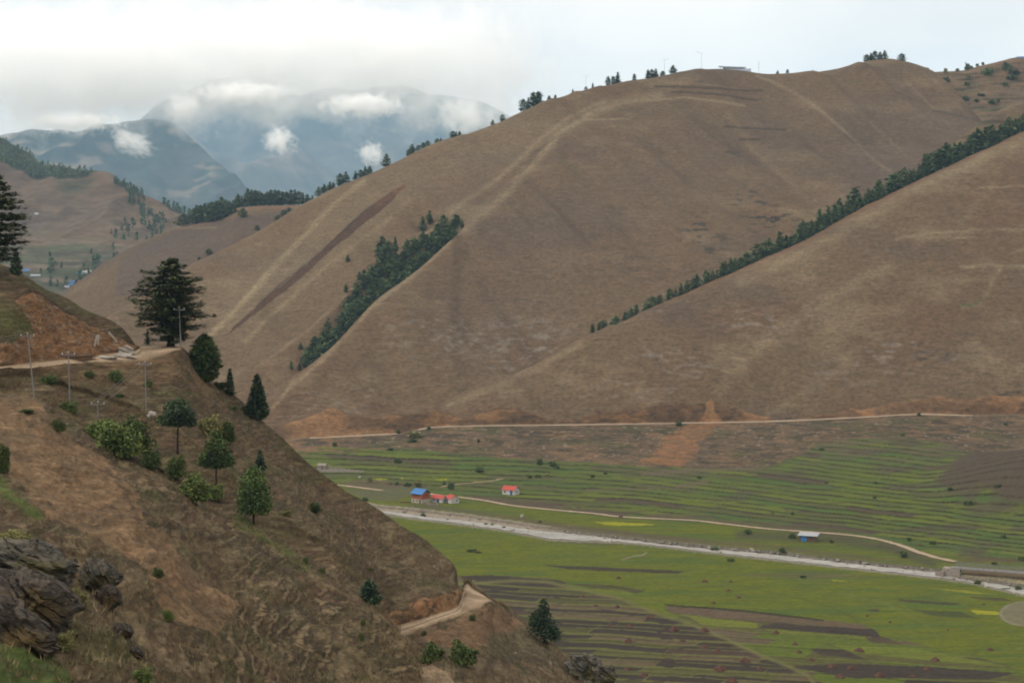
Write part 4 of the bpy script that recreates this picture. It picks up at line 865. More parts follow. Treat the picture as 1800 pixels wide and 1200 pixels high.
pb = [(0, 0, H*.80, H*.26, H*.26, H*.19), (H*.14, .1, H*.67, H*.22, H*.2, H*.13), (-H*.18, 0, H*.62, H*.19, H*.2, H*.12), (-.1, .2, H*.58, H*.24, H*.2, H*.10), (.05, -.2, H*.93, H*.13, H*.13, H*.08), (H*.24, 0, H*.55, H*.12, H*.12, H*.06)]
tree('pine_tree', b, blob_leaves(R_(11), pb, 4600, .15, .25), M_needle, trunk_mb(H*.9, .15, (.1, 0), [(H*.5, .3, 1.1, .5), (H*.55, 2.8, 1.2, .5), (H*.7, 4, .9, .4)]), 'dark pine with a rounded crown on a long bare trunk among the bushes')
b = foot(380, 853); H = hpx(b, 98)
pb = [(0, 0, H*.55, H*.30, H*.28, H*.17), (.05, 0, H*.72, H*.22, H*.2, H*.14), (.0, .1, H*.88, H*.11, H*.11, H*.12), (-H*.2, 0, H*.43, H*.17, H*.2, H*.11), (H*.2, .1, H*.42, H*.16, H*.2, H*.10), (0, 0, H*.38, H*.24, H*.2, H*.08)]
tree('pine_tree', b, blob_leaves(R_(12), pb, 4200, .14, .25), M_cyp, trunk_mb(H*.9, .11, (0, 0), [(H*.42, .3, .9, .3), (H*.5, 2.9, .9, .4)]), 'pointed pine with drooping lower boughs and a thin bare stem')
b = foot(446, 921); H = hpx(b, 103)
pb = [(0, 0, H*.48, H*.31, H*.3, H*.24), (0, 0, H*.72, H*.24, H*.24, H*.22), (H*.1, 0, H*.3, H*.22, H*.24, H*.15), (-H*.1, 0, H*.3, H*.20, H*.24, H*.15), (.04, 0, H*.90, H*.12, H*.12, H*.10)]
tree('pine_tree', b, blob_leaves(R_(13), pb, 5600, .13, .3), M_cyp, trunk_mb(H*.9, .13), 'bushy rounded green pine alone on the near ridge with a grassy foot')
b = foot(457, 828); H = hpx(b, 36)
tree('conifer', b, conifer_leaves(R_(14), H, H*.34, cone, .1, 14, 12, .1, 8, .3, .17, .4), M_needle, trunk_mb(H*.9, .08), 'little dark conifer just above the bushy rounded pine')
b = foot(650, 1062); H = hpx(b, 44)
tree('conifer', b, conifer_leaves(R_(15), H, H*.40, egg, .05, 18, 14, .05, 9, .28, .13, .45), M_needle, trunk_mb(H*.9, .07), 'small dark conifer in the hollow above the lower road')
b = near_T.at(956, 208); H = hpx(b, 78)
pb = [(0, 0, H*.36, H*.34, H*.3, H*.24), (-H*.08, 0, H*.58, H*.26, H*.25, H*.2), (0, 0, H*.8, H*.14, H*.14, H*.16), (H*.15, 0, H*.22, H*.26, H*.25, H*.18), (-H*.2, 0, H*.5, H*.15, H*.15, H*.12), (.03, 0, H*.95, H*.06, H*.06, H*.08)]
tree('pine_tree', b, blob_leaves(R_(16), pb, 3600, .14, .15), M_needle, trunk_mb(H*.9, .1, (.1, 0)), 'loose dark pine on the outer spur in front of the ploughed fields')
b = near_T.at(259, 260); H = hpx(b, 27)
tree('conifer', b, conifer_leaves(R_(17), H, H*.22, cone, .1, 9, 9, .1, 6, .3, .14), M_needle, trunk_mb(H*.9, .06), 'tiny pointed conifer at the road bend left of the cedar')
b = near_T.at(-6, 238); H = hpx(b, 178)
tree('cedar_tree', b, conifer_leaves(R_(18), H, H*.28, lambda t: np.interp(t, [0, .2, .5, .8, 1], [.5, .8, 1, .55, .1]), H*.14, 17, 12, .02, 34, .24, .30, .24, .38, .10), M_cedar, trunk_mb(H*.97, .4, (0, 0), [(H*z, a, 1.8, .4) for z, a in ((.3, 0), (.45, 1), (.6, 5.6), (.7, .4))]), 'tall dark cedar cut by the left edge of the picture above the orange bank')
b = near_T.at(28, 244); H = hpx(b, 44)
tree('conifer', b, conifer_leaves(R_(19), H, H*.32, cone, .1, 12, 11, .05, 8, .3, .18, .45), M_needle, trunk_mb(H*.9, .07), 'short dark conifer on the hill crest under the left cedar')

# far conifers: a few shapes shared by every belt, each tree an object of its own
far_meshes = []
for k in range(7):
    rg = R_(30 + k); w = (.20, .24, .28, .22, .26, .32, .19)[k]
    pf_ = (egg, egg, cone, egg, dome, dome, cone)[k]
    v, f = diamonds(*conifer_leaves(rg, 1.0, w, pf_, .07, 11, 9, .08, 5, .30, .052, .45, .3))
    tb = MB(); tb.tube([(0, 0, -.08), (0, 0, .3), (0, 0, .9)], [.022, .016, .004], 4)
    tv = np.array([tuple(p) for p in tb.v]); tf = np.array([q for q in tb.f if len(q) == 4]) + len(v)
    far_meshes.append(mesh_np('conifer', np.concatenate([v, tv]), np.concatenate([f, tf]), [M_needle_far, M_bark], smooth=False, mi=[0]*len(f) + [1]*len(tf)))
rng = random.Random(5)
def far_tree(p, h, label, group, wide=1.0, kind=None):
    wide *= 1.08
    o = obj('conifer', far_meshes[rng.randrange(7) if kind is None else kind])
    o.location = p; w = h * wide * rng.uniform(.85, 1.2); o.scale = (w, w, h); o.rotation_euler = (0, 0, rng.uniform(0, 6.28))
    return tag(o, label, 'tree', group)
yl = lambda L, u: float(line(L, np.array([float(u)]))[0, 0]); dl = lambda L, u: float(line(L, np.array([float(u)]))[0, 1])
# belt in the gully of the big hill
for k in range(96):
    u = 536 + (806 - 536) * ((k + rng.random()) / 96)
    d0, d1 = dl(GULL, u), dl(BANK, u)
    t = rng.random() ** .8
    d = d0 - 4 + (d1 - d0) * t * (.75 if 560 < u < 780 else .5)
    p = big_T.at(u, d); far_tree(p, rng.uniform(8.5, 14) * (.75 if u > 785 or u < 552 else 1), 'dark green conifer in the dense belt filling the gully of the big bare hill', 'conifers in the gully belt', 1.3)
for u, y0, y1, lb in ((672, 462, 420, 'largest conifer of the small clump left of the gully belt'), (683, 456, 426, 'middle conifer of the small clump left of the gully belt'), (695, 442, 419, 'right conifer of the small clump left of the gully belt'),
                      (743, 405, 382, 'left one of two lone conifers above the gully belt'), (755, 394, 373, 'right one of two lone conifers above the gully belt'), (797, 404, 390, 'small conifer at the upper end of the gully belt'), (812, 403, 388, 'last conifer above the upper end of the gully belt'),
                      (611, 460, 449, 'tiny lone conifer on the open slope left of the gully belt'), (632, 491, 479, 'tiny conifer on the bank beside the middle of the gully belt'), (608, 514, 501, 'small conifer on the bank just left of the gully belt'),
                      (528, 614, 603, 'small bush like conifer above the lower end of the gully belt'), (512, 649, 635, 'squat conifer left of the lower end of the gully belt'), (526, 651, 639, 'narrow conifer at the foot of the gully belt'), (533, 633, 622, 'small conifer beside the lower tip of the gully belt'), (403, 700, 690, 'tiny conifer low on the bare slope behind the near ridge')):
    p = big_T.hit(u, y0); far_tree(p, (y0 - y1) * p.y / F * 1.08, lb, None, 1.15)
# belt behind the crest of the right hill
for k in range(104):
    u = 1034 + (1830 - 1034) * ((k + rng.random()) / 104) ** .92
    vis = np.interp(u, [1034, 1060, 1120, 1200, 1300, 1400, 1440, 1500, 1600, 1650, 1700, 1760, 1830], [9, 17, 21, 22, 27, 33, 38, 38, 38, 40, 42, 38, 36]) * rng.uniform(.6, 1.12)
    dc = dl(RGT, u); d = dc + rng.uniform(6, 34); p = rgt_T.at(u, d)
    ztop = (HY - (yl(RGT, u) - vis)) / F * d; far_tree(p, max(6.0, ztop - p.z), 'dark green conifer in the long belt behind the crest of the right hill', 'conifers behind the right hill crest', 1.05)
# trees along the skyline of the big hill
for us, lb in ((((560, 14), (570, 13), (580, 13), (586, 10)), 'small conifer where the skyline meets the wooded dark hill'), (((598, 18), (608, 17)), 'one of two conifers side by side on the lower skyline'),
               (((625, 13), (634, 12), (642, 14), (650, 12)), 'conifer in the row of four on the lower skyline of the big hill'), (((679, 19),), 'stout lone conifer on the lower skyline of the big hill'),
               (((718, 10), (724, 14), (735, 9), (744, 9), (752, 9)), 'small conifer in the loose row beside the hanging cloud'), (((768, 7), (775, 6)), 'very small conifer on the skyline under the cloud'), (((796, 11), (802, 9), (808, 8)), 'conifer in the little trio on the skyline under the cloud'),
               (((866, 9),), 'small lone conifer on the skyline before the four tree clump'), (((883, 11),), 'pointed lone conifer on the skyline just before the four tree clump'), (((920, 18), (929, 17), (938, 21), (946, 19)), 'conifer in the dark four tree clump on the middle skyline'),
               (((965, 8), (976, 7), (1007, 8), (1030, 7), (1042, 9)), 'tiny scattered conifer on the skyline right of the dark clump'), (((1069, 14), (1078, 13), (1086, 17)), 'conifer in the trio on the upper skyline left of the summit'),
               (((1115, 11),), 'lone small conifer between two groups on the upper skyline'), (((1139, 14), (1146, 13), (1153, 13)), 'conifer in the dense group just left of the summit building'), (((1165, 8),), 'stunted conifer under a thin mast near the summit'), (((1183, 12),), 'lone conifer nearest the summit building on its left'),
               (((1367, 7), (1384, 8), (1429, 5)), 'tiny bush like conifer in the saddle right of the summit building'), (((1524, 11), (1531, 12), (1538, 14), (1547, 12), (1555, 14)), 'conifer in the grove on the rounded right summit'), (((1585, 12),), 'lone conifer right of the grove on the rounded summit')):
    for u, n in us:
        d = dl(BIG, u) + 2; p = big_T.at(u, d); p.z -= .6; far_tree(p, n * d / F * 1.25, lb, ('skyline conifers: ' + lb) if len(us) > 1 else None, 1.35)
# wood on the small dark hill
for u, y, n in ((339, 389, 27), (346, 390, 31), (353, 391, 30), (360, 390, 32), (367, 390, 31), (374, 389, 33), (381, 387, 32), (389, 385, 37), (396, 382, 30), (403, 378, 24), (410, 373, 20), (345, 386, 28), (358, 385, 28), (371, 383, 30), (383, 381, 28)):
    d = dl(SML, u) - 14; p = sml_T.hit(u, y); far_tree(p, n * p.y / F, 'conifer in the dense left grove on top of the dark wooded hill', 'left grove on the dark hill', 1.15)
for u, n in ((418, 22), (425, 18), (436, 29), (442, 27), (449, 26), (456, 24), (463, 18), (470, 22), (476, 26), (483, 26), (490, 24), (497, 22), (504, 22), (511, 24), (518, 25), (525, 22), (533, 18), (540, 17), (549, 16)):
    d = dl(SML, u) + 6; p = sml_T.at(u, d); far_tree(p, n * d / F + 1.5, 'conifer in the long skyline grove on the dark wooded hill', 'skyline grove on the dark hill', 1.2)
for u, y, n, lb in ((321, 397, 22, 'round lone conifer left of the dense grove on the dark hill'), (427, 382, 16, 'small conifer standing below the skyline grove on the dark hill'), (498, 383, 14, 'low shrub like conifer beside the edge of the bare slope'), (488, 388, 10, 'lower of the shrubs beside the edge of the bare slope'), (508, 377, 12, 'upper shrub beside the edge of the bare slope below the grove'), (452, 404, 8, 'tiny dark shrub where the dark hill meets the bare slope'), (367, 448, 11, 'pointed shrub behind the bare ridge above the cedar'), (350, 458, 7, 'smallest shrub behind the bare ridge above the cedar')):
    p = sml_T.hit(u, y); far_tree(p, n * p.y / F, lb, None, 1.5, 5)
# bushes and trees on the terraced ridge at the right edge
bush_meshes = {}
def bush_mesh(kind, mat, n=420, leaf=.10):
    for k in range(4):
        rg = R_(60 + k + 10*len(bush_meshes))
        bl = [(0, 0, .36, .44, .44, .40), (.1, .1, .2, .46, .42, .24), (-.12, -.1, .18, .42, .46, .22)] + [(rg.uniform(-.34, .34), rg.uniform(-.34, .34), rg.uniform(.22, .7), rg.uniform(.18, .3), rg.uniform(.18, .3), rg.uniform(.16, .28)) for _ in range(7)]
        v, f = diamonds(*blob_leaves(rg, bl, n, leaf, .35))
        tb = MB()
        for q in range(5): a = q * 1.26 + rg.rand(); tb.tube([(0, 0, -.15), (.1*math.cos(a), .1*math.sin(a), .2), (.3*math.cos(a), .3*math.sin(a), .55)], [.03, .022, .008], 4)
        tv = np.array([tuple(p) for p in tb.v]); tf = np.array([q for q in tb.f if len(q) == 4]) + len(v)
        bush_meshes.setdefault(kind, []).append(mesh_np('bush', np.concatenate([v, tv]), np.concatenate([f, tf]), [mat, M_bark], smooth=False, mi=[0]*len(f) + [1]*len(tf)))
bush_mesh('dark', M_bush); bush_mesh('lime', M_lime); bush_mesh('olive', M_olive); bush_mesh('near', M_bush, 2600, .045); bush_mesh('near_lime', M_lime, 2600, .042); bush_mesh('near_olive', M_olive, 2200, .042)
def bush(T, px, py, w, h, kind, label, group=None, name='bush', sink=.03):
    """w, h: size in traced pixels; foot of the bush at (px, py)"""
    p = T.hit(px, py); k = p.y / F
    o = obj(name, bush_meshes[kind][rng.randrange(4)]); o.location = (p.x, p.y, p.z - sink * h * k)
    o.scale = (w * k / .95, w * k / .95 * rng.uniform(.8, 1.1), h * k / .88); o.rotation_euler = (0, 0, rng.uniform(0, 6.28))
    return tag(o, label, 'bush', group)
for px, py, w, h, kd, lb in ((1628, 123, 9, 11, 'dark', 'dark bush in the notch right of the rounded summit'), (1637, 131, 9, 8, 'dark', 'dark bush trailing down the slope from the notch'), (1662, 128, 8, 9, 'olive', 'pale bare looking shrub on the notch skyline'), (1663, 143, 12, 9, 'dark', 'wide dark bush below the pale shrub on the notch'), (1683, 126, 7, 7, 'dark', 'small dark bush on the skyline before the tall one'),
                             (1700, 123, 8, 14, 'dark', 'tallest dark bush on the terraced skyline'), (1708, 121, 7, 6, 'olive', 'low olive shrub right of the tallest skyline bush'), (1718, 117, 6, 6, 'dark', 'round little bush midway along the terraced skyline'), (1728, 112, 5, 7, 'dark', 'thin dark bush higher on the terraced skyline'), (1736, 132, 17, 15, 'lime', 'large light green bush in the middle of the terraced ridge'),
                             (1771, 122, 17, 13, 'lime', 'light green bush below the blue roofed hilltop house'), (1782, 130, 22, 8, 'dark', 'long dark hedge like bush under the light green one'), (1702, 139, 9, 9, 'olive', 'olive bush on the upper left terraces'), (1699, 150, 8, 7, 'dark', 'small dark bush on the middle left terraces'), (1778, 139, 18, 8, 'dark', 'dark bush on a terrace edge at the right'),
                             (1767, 151, 9, 8, 'dark', 'round dark bush on a grey terrace at the right'), (1695, 176, 18, 8, 'dark', 'long dark bush at the foot of the terraces, leftmost'), (1717, 179, 10, 7, 'dark', 'dark bush at the foot of the terraces, second from left'), (1744, 182, 15, 8, 'dark', 'wide dark bush at the foot of the terraces, near the pale ridge'), (1755, 180, 7, 8, 'dark', 'upright bush beside the wide one at the terrace foot'), (1725, 168, 13, 5, 'dark', 'low dark shrub on a terrace wall')):
    bush(rid_T, px, py, w, h, kd, lb)
# valley bushes
for px, py, w, h, kd, lb in ((843, 830, 16, 11, 'dark', 'wide dark bush in the terraces above the white red roofed hut'), (700, 813, 12, 9, 'dark', 'dark bush among the far green strips above the blue roofed house'), (949, 817, 12, 13, 'dark', 'upright bush at the foot of the brown slope, left of a pair'), (972, 820, 14, 11, 'dark', 'bush of a pair at the foot of the brown slope'), (979, 823, 8, 7, 'dark', 'small bush right of a pair at the foot of the slope'),
                             (931, 840, 9, 6, 'dark', 'small dark bush left of three above the lone hut'), (946, 839, 11, 7, 'dark', 'middle bush of three above the lone hut'), (965, 837, 12, 6, 'olive', 'right bush of three above the lone hut'), (793, 859, 12, 13, 'dark', 'dark round tree like bush behind the farm houses'), (781, 852, 6, 6, 'dark', 'small bush just left of the dark round one behind the farm'),
                             (650, 847, 8, 11, 'olive', 'leftmost olive shrub on the earth bank behind the farm'), (686, 852, 6, 7, 'olive', 'second olive shrub on the earth bank behind the farm'), (698, 852, 6, 7, 'dark', 'third shrub on the earth bank behind the farm'), (716, 854, 14, 7, 'dark', 'low wide shrub on the earth bank behind the farm'), (736, 855, 14, 10, 'olive', 'largest olive shrub on the bank above the blue roof'),
                             (642, 880, 12, 7, 'lime', 'green bush by the river bank where the near slope cuts the valley'), (744, 908, 11, 7, 'dark', 'green bush growing in the river below the blue roofed house'), (787, 915, 6, 4, 'dark', 'tiny bush in the river right of the green one'), (854, 923, 7, 5, 'dark', 'leftmost of three tiny bushes at the near river edge'), (865, 924, 7, 5, 'dark', 'middle of three tiny bushes at the near river edge'), (886, 929, 8, 5, 'dark', 'rightmost of three tiny bushes at the near river edge'),
                             (830, 969, 18, 6, 'dark', 'low bush alone in the wide green field across the river'), (840, 971, 12, 4, 'olive', 'brownish low shrub beside the bush in the green field'), (949, 918, 7, 6, 'olive', 'small shrub on the far bank right of the white rock'), (1256, 968, 15, 9, 'dark', 'dark bush standing at the middle of the river'), (1375, 969, 12, 9, 'dark', 'bush between the river and the blue shed'), (1284, 986, 12, 6, 'dark', 'low bush on the near bank below the mid river bush'),
                             (1315, 938, 13, 11, 'dark', 'round dark bush left of the blue shed below the track'), (1393, 946, 12, 10, 'dark', 'dark bush right beside the left wall of the blue shed'), (1462, 953, 10, 7, 'olive', 'small olive bush right of the blue shed'), (1589, 979, 13, 12, 'dark', 'round bush below the bend of the valley track'), (1411, 1015, 11, 6, 'dark', 'small bush alone on the near green flats below the river'), (1718, 1026, 14, 8, 'dark', 'dark bush in the river just right of the bridge pier'),
                             (1790, 1038, 12, 10, 'dark', 'dark bush at the river by the right edge'), (1768, 1036, 16, 4, 'dark', 'flat bush on the near bank by the right edge'), (1702, 887, 16, 9, 'dark', 'dark bush on the lower edge of the brown hump'), (1598, 950, 8, 7, 'dark', 'small bush above the track bend, left one'), (1640, 956, 12, 7, 'dark', 'small wide bush above the track bend, right one'), (1619, 958, 8, 5, 'olive', 'low olive shrub between two bushes above the track bend'),
                             (1515, 756, 10, 7, 'dark', 'left bush of the hedge trio under the hill road'), (1530, 758, 16, 10, 'dark', 'biggest bush of the hedge trio under the hill road'), (1546, 759, 14, 9, 'dark', 'right bush of the hedge trio under the hill road'), (1586, 768, 10, 7, 'dark', 'bush right of the hedge trio on the upper terraces'), (1581, 757, 7, 4, 'dark', 'tiny bush just above the one right of the trio'), (1393, 782, 15, 7, 'lime', 'green bush at the corner where the terraces start'),
                             (1418, 768, 9, 8, 'olive', 'olive shrub on the corner of the brown slope'), (1415, 781, 9, 5, 'dark', 'small bush right of the green corner bush'), (1445, 791, 9, 6, 'dark', 'small bush in the first terraces right of the corner'), (1229, 841, 7, 6, 'dark', 'small bush in the middle of the terraces left of a bare plot'), (1064, 833, 7, 4, 'dark', 'tiny bush on the upper field edge below the brown slope'), (1042, 839, 7, 6, 'dark', 'tiny bush on the field below the upper field edge'),
                             (1540, 850, 7, 5, 'dark', 'tiny bush in the terraces, upper one of two'), (1538, 876, 7, 5, 'dark', 'tiny bush in the terraces, lower one of two'), (1453, 849, 7, 4, 'dark', 'tiny bush in the middle of the wide terraces'), (1393, 904, 7, 5, 'dark', 'tiny bush in the low terraces above the blue shed'), (1358, 902, 7, 4, 'olive', 'tiny olive shrub in the low terraces left of a dark one'), (1764, 945, 10, 7, 'dark', 'small bush in the terraces near the right edge'),
                             (1795, 984, 12, 8, 'dark', 'bush above the bridge at the right edge'), (1748, 992, 9, 6, 'dark', 'small bush behind the bridge railing'), (1670, 860, 10, 5, 'dark', 'low bush in the middle of the brown hump'), (1754, 856, 10, 6, 'dark', 'dark bush on the right of the brown hump')):
    bush(val_T, px, py, w, h, kd, lb)
for px, py, w, h, kd, lb in ((1193, 748, 12, 8, 'dark', 'dark bush on the lower edge of the pale hill road'), (1615, 730, 8, 6, 'dark', 'small bush on the hill road near its right end'), (700, 762, 8, 8, 'dark', 'small bush at the left end of the pale hill road'), (754, 755, 8, 8, 'dark', 'small bush just right of the left end of the hill road'), (841, 777, 7, 6, 'dark', 'small bush on the rocky brown slope under the road'), (588, 784, 8, 8, 'dark', 'small bush below the orange earth on the left'),
                             (686, 792, 10, 7, 'dark', 'dark bush at the field edge below the grey scrub'), (731, 766, 24, 9, 'olive', 'wide grey green scrub left on the brown slope'), (725, 776, 16, 6, 'dark', 'low dark scrub under the wide grey green one'), (1768, 747, 8, 5, 'dark', 'small bush near the pale quarry at the right edge')):
    bush(rgt_T, px, py, w, h, kd, lb)
# near hillside bushes
for px, py, w, h, kd, lb in ((86, 674, 30, 18, 'near', 'rounded dark bush just below the upper road, leftmost'), (158, 662, 18, 12, 'near', 'small dark bush below the upper road, second from left'), (205, 670, 26, 22, 'near', 'dark green bush below the upper road beside the third pole'), (260, 680, 13, 15, 'near', 'small bush at the foot of the third pole'), (210, 698, 15, 8, 'near', 'small green bush on the slope left of the third pole'), (103, 758, 24, 22, 'near', 'dark bush on the edge of the bare eroded face'), (48, 725, 26, 8, 'near', 'thin dark shrub on the bare eroded face'),
                             (122, 725, 34, 20, 'near_lime', 'spreading green shrub at the foot of the second pole'), (172, 772, 52, 40, 'near_lime', 'left half of the large light green thicket'), (212, 798, 88, 66, 'near_lime', 'biggest light green bush of the thicket, full and rounded'), (238, 790, 56, 62, 'near', 'darker green bush at the right of the large thicket'), (370, 762, 44, 34, 'near_olive', 'yellowish bush behind the two pines'), (400, 776, 28, 42, 'near', 'dark olive bush at the right of the yellowish one'),
                             (265, 822, 44, 34, 'near', 'rounded green bush below the bare trunked pine'), (309, 838, 38, 42, 'near', 'upright green bush between the two thin stemmed pines'), (340, 880, 52, 52, 'near_lime', 'pale green loose bush below the pointed pine'), (376, 876, 40, 26, 'near_lime', 'low pale green bush left of the bushy pine'), (553, 900, 22, 20, 'near', 'small dark shrub alone on the far brown slope'), (279, 1014, 20, 18, 'near', 'round dark green bush on the bare soil of the near slope'), (537, 990, 9, 14, 'near', 'thin upright seedling on the near ridge'),
                             (568, 1008, 10, 11, 'near', 'small seedling farther down the near ridge'), (759, 1162, 36, 34, 'near', 'left bush of two below the lower road'), (812, 1168, 48, 42, 'near', 'right and fuller bush of two below the lower road'), (801, 1130, 10, 9, 'near', 'little bush above the fuller bush below the lower road'), (830, 1090, 12, 12, 'near', 'small bush on the outer edge of the lower road'), (746, 1116, 9, 10, 'near', 'tiny bush at the fork of the lower road'), (638, 1098, 9, 12, 'near', 'tiny green shrub on the near ridge flank, upper'), (636, 1125, 9, 16, 'near_lime', 'tiny green shrub on the near ridge flank, lower'),
                             (296, 1090, 20, 22, 'near_lime', 'yellow green plant on the dry near slope'), (132, 1066, 46, 40, 'near_olive', 'olive bush beside the grey boulder'), (112, 1142, 42, 34, 'near_olive', 'olive bush under the large rock outcrop'), (20, 955, 60, 24, 'near_olive', 'grassy olive tuft on top of the rock outcrop'), (6, 830, 26, 60, 'near', 'green bush cut by the left edge on the eroded face'), (250, 1200, 36, 26, 'near_lime', 'bright yellow green plant at the bottom edge'), (410, 720, 16, 8, 'near_lime', 'small low green shrub near the slope edge'), (430, 722, 10, 10, 'near', 'small dark shrub under the cone shaped conifer'),
                             (385, 683, 22, 14, 'near', 'low dark shrub under the dense rounded conifer'), (503, 905, 20, 10, 'near_olive', 'olive tuft on the brown slope behind the ridge'), (650, 1004, 12, 10, 'near_olive', 'olive tuft on the far brown slope above the small conifer')):
    bush(near_T, px, py, w, h, kd, lb)
# far woods, each one mass of small crowns
def wood(T, polys, n, hm, label):
    rg = np.random.RandomState(n); P, A, B = [], [], []
    for poly in polys:
        xs = [p[0] for p in poly]; ys = [p[1] for p in poly]; k = 0
        while k < n // len(polys):
            x, y = rg.uniform(min(xs), max(xs)), rg.uniform(min(ys), max(ys))
            if not inpoly(np.array([x]), np.array([y]), poly)[0]: k += .05; continue
            k += 1; p = T.hit(x, y); h = hm * rg.uniform(.6, 1.3); m = 26
            t = rg.rand(m); r = (1 - t * .85) * h * .28 * np.sqrt(rg.rand(m)); a = rg.rand(m) * 6.28
            P.append(np.stack([p.x + r*np.cos(a), p.y + r*np.sin(a), p.z + h*t], 1)); A.append(rg.normal(size=(m, 3)) * h * .10); B.append(rg.normal(size=(m, 3)) * h * .10)
    v, f = diamonds(np.concatenate(P), np.concatenate(A), np.concatenate(B))
    return obj('forest', mesh_np('forest', v, f, [M_needle_far], smooth=False), kind='stuff', label=label)
wood(mid_T, [[(-80, 238), (0, 243), (30, 258), (60, 275), (75, 291), (110, 294), (165, 302), (150, 312), (60, 314), (35, 296), (-80, 270)]], 420, 9, 'dark wood on the crest of the distant brown hill')
wood(mid_T, [[(222, 330), (250, 345), (262, 372), (290, 390), (280, 400), (230, 378)], [(195, 318), (240, 336), (252, 345), (236, 345)], [(285, 357), (335, 378), (335, 384), (290, 366)], [(60, 455), (215, 435), (220, 445), (180, 480), (150, 520), (60, 500)], [(180, 400), (300, 380), (280, 420), (200, 425)]], 190, 11, 'scattered trees on the flank and foot of the distant brown hill')
# ------------------------------------------------------------------ buildings in the valley and on the crest
M_white = plain('whitewash', (.62, .61, .58), 1.5, .15, .9)
M_stone = plain('grey_stone', (.33, .29, .25), 1.6, .4, .95, bump=.6)
M_cream = plain('cream_stone', (.46, .42, .35), 1.4, .2, .9)
M_brick = plain('red_brick', (.36, .10, .05), 1.2, .35, .9, (1, 1, 3))
M_blue = plain('blue_sheet_roof', (.045, .22, .56), .8, .18, .5, (4, .2, 1), .3)
M_redr = plain('red_sheet_roof', (.52, .075, .05), .8, .18, .55, (4, .2, 1), .3)
M_greyr = plain('grey_sheet_roof', (.38, .42, .46), .9, .2, .5, (4, .2, 1), .3)
M_glass = plain('dark_opening', (.03, .035, .04), 2, .3, .3, spec=.5)
M_bdoor = plain('blue_door', (.04, .12, .35), 2, .2, .6)
M_wood = plain('weathered_wood', (.16, .10, .06), 3, .4, .85, (1, 1, .2))
M_pblue = plain('pale_blue_paint', (.62, .72, .88), .6, .12, .6)
M_conc = plain('concrete', (.26, .255, .24), 1.0, .3, .95, bump=.4)
M_steel = plain('galvanised_steel', (.20, .205, .21), 4, .15, .45, spec=.5)
def roof_mb(L, D, h, ov, th, z):
    """two pitched sheets over a plan of L (ridge along x) by D"""
    m = MB(); a = D/2 + ov; s = h / (D/2)
    for sg in (-1, 1):
        y0, y1 = 0, sg * a; z0, z1 = z + h, z - ov * s; x = L/2 + ov
        m.add([(-x, y0, z0), (x, y0, z0), (x, y1, z1), (-x, y1, z1), (-x, y0, z0+th), (x, y0, z0+th), (x, y1, z1+th), (-x, y1, z1+th)],
              [(0, 1, 2, 3), (7, 6, 5, 4), (0, 4, 5, 1), (2, 6, 7, 3), (1, 5, 6, 2), (3, 7, 4, 0)])
    for k in range(int(L / .5)):                        # ribs of the sheets
        x = -L/2 - ov + .25 + k * (L + 2*ov) / int(L / .5)
        for sg in (-1, 1): m.tube([(x, sg*.05, z + h + th + .0), (x, sg*a, z - ov*s + th + .0)], .035, 4)
    return m
def gable_walls(L, D, hw, hr, z=0, t=.3):
    m = MB()
    for y0, y1 in ((-D/2, -D/2 + t), (D/2 - t, D/2)): m.box(-L/2, L/2, y0, y1, z, z + hw)
    for x0, x1 in ((-L/2, -L/2 + t), (L/2 - t, L/2)):
        b = len(m.v); e = D/2 - t; hh = hw + hr * t / (D/2)
        poly = [(-e, z), (e, z), (e, z + hh - .02), (0, z + hw + hr - .02), (-e, z + hh - .02)]
        m.add([(x0, y, q) for y, q in poly] + [(x1, y, q) for y, q in poly], [(0, 1, 2, 3, 4), (9, 8, 7, 6, 5)] + [(i, i+5, (i+1) % 5 + 5, (i+1) % 5) for i in range(5)])
    return m
def window(root, x, y, z, w, h, axis, frame=M_wood):
    """axis 'y': in the wall facing -y; 'x': in the wall facing +x"""
    f = MB(); g = MB(); b = .09
    def bx(m, a0, a1, z0, z1, p0, p1):
        if axis == 'y': m.box(x + a0, x + a1, y - p1, y - p0, z0, z1)
        else: m.box(x + p0, x + p1, y + a0, y + a1, z0, z1)
    bx(f, -w/2, -w/2 + b, z, z + h, .0, .07); bx(f, w/2 - b, w/2, z, z + h, .0, .07); bx(f, -w/2 + b, w/2 - b, z, z + b, .0, .07); bx(f, -w/2 + b, w/2 - b, z + h - b, z + h, .0, .07)
    bx(g, -w/2 + b, w/2 - b, z + b, z + h - b, .0, .03)
    fo = f.build('window', frame, root); g.build('pane', M_glass, fo)
def door(root, x, y, z, w, h, axis, mat=M_bdoor):
    m = MB(); k = MB()
    if axis == 'y': m.box(x - w/2, x + w/2, y - .06, y, z, z + h); k.tube([(x + w*.35, y - .14, z + 1), (x + w*.35, y - .06, z + 1)], .04, 6)
    else: m.box(x, x + .06, y - w/2, y + w/2, z, z + h); k.tube([(x + .06, y + w*.35, z + 1), (x + .14, y + w*.35, z + 1)], .04, 6)
    d = m.build('door', mat, root); k.build('handle', M_steel, d)
def gcenter(px, py):
    p = val_T.hit(px, py); p.z -= .15; return p
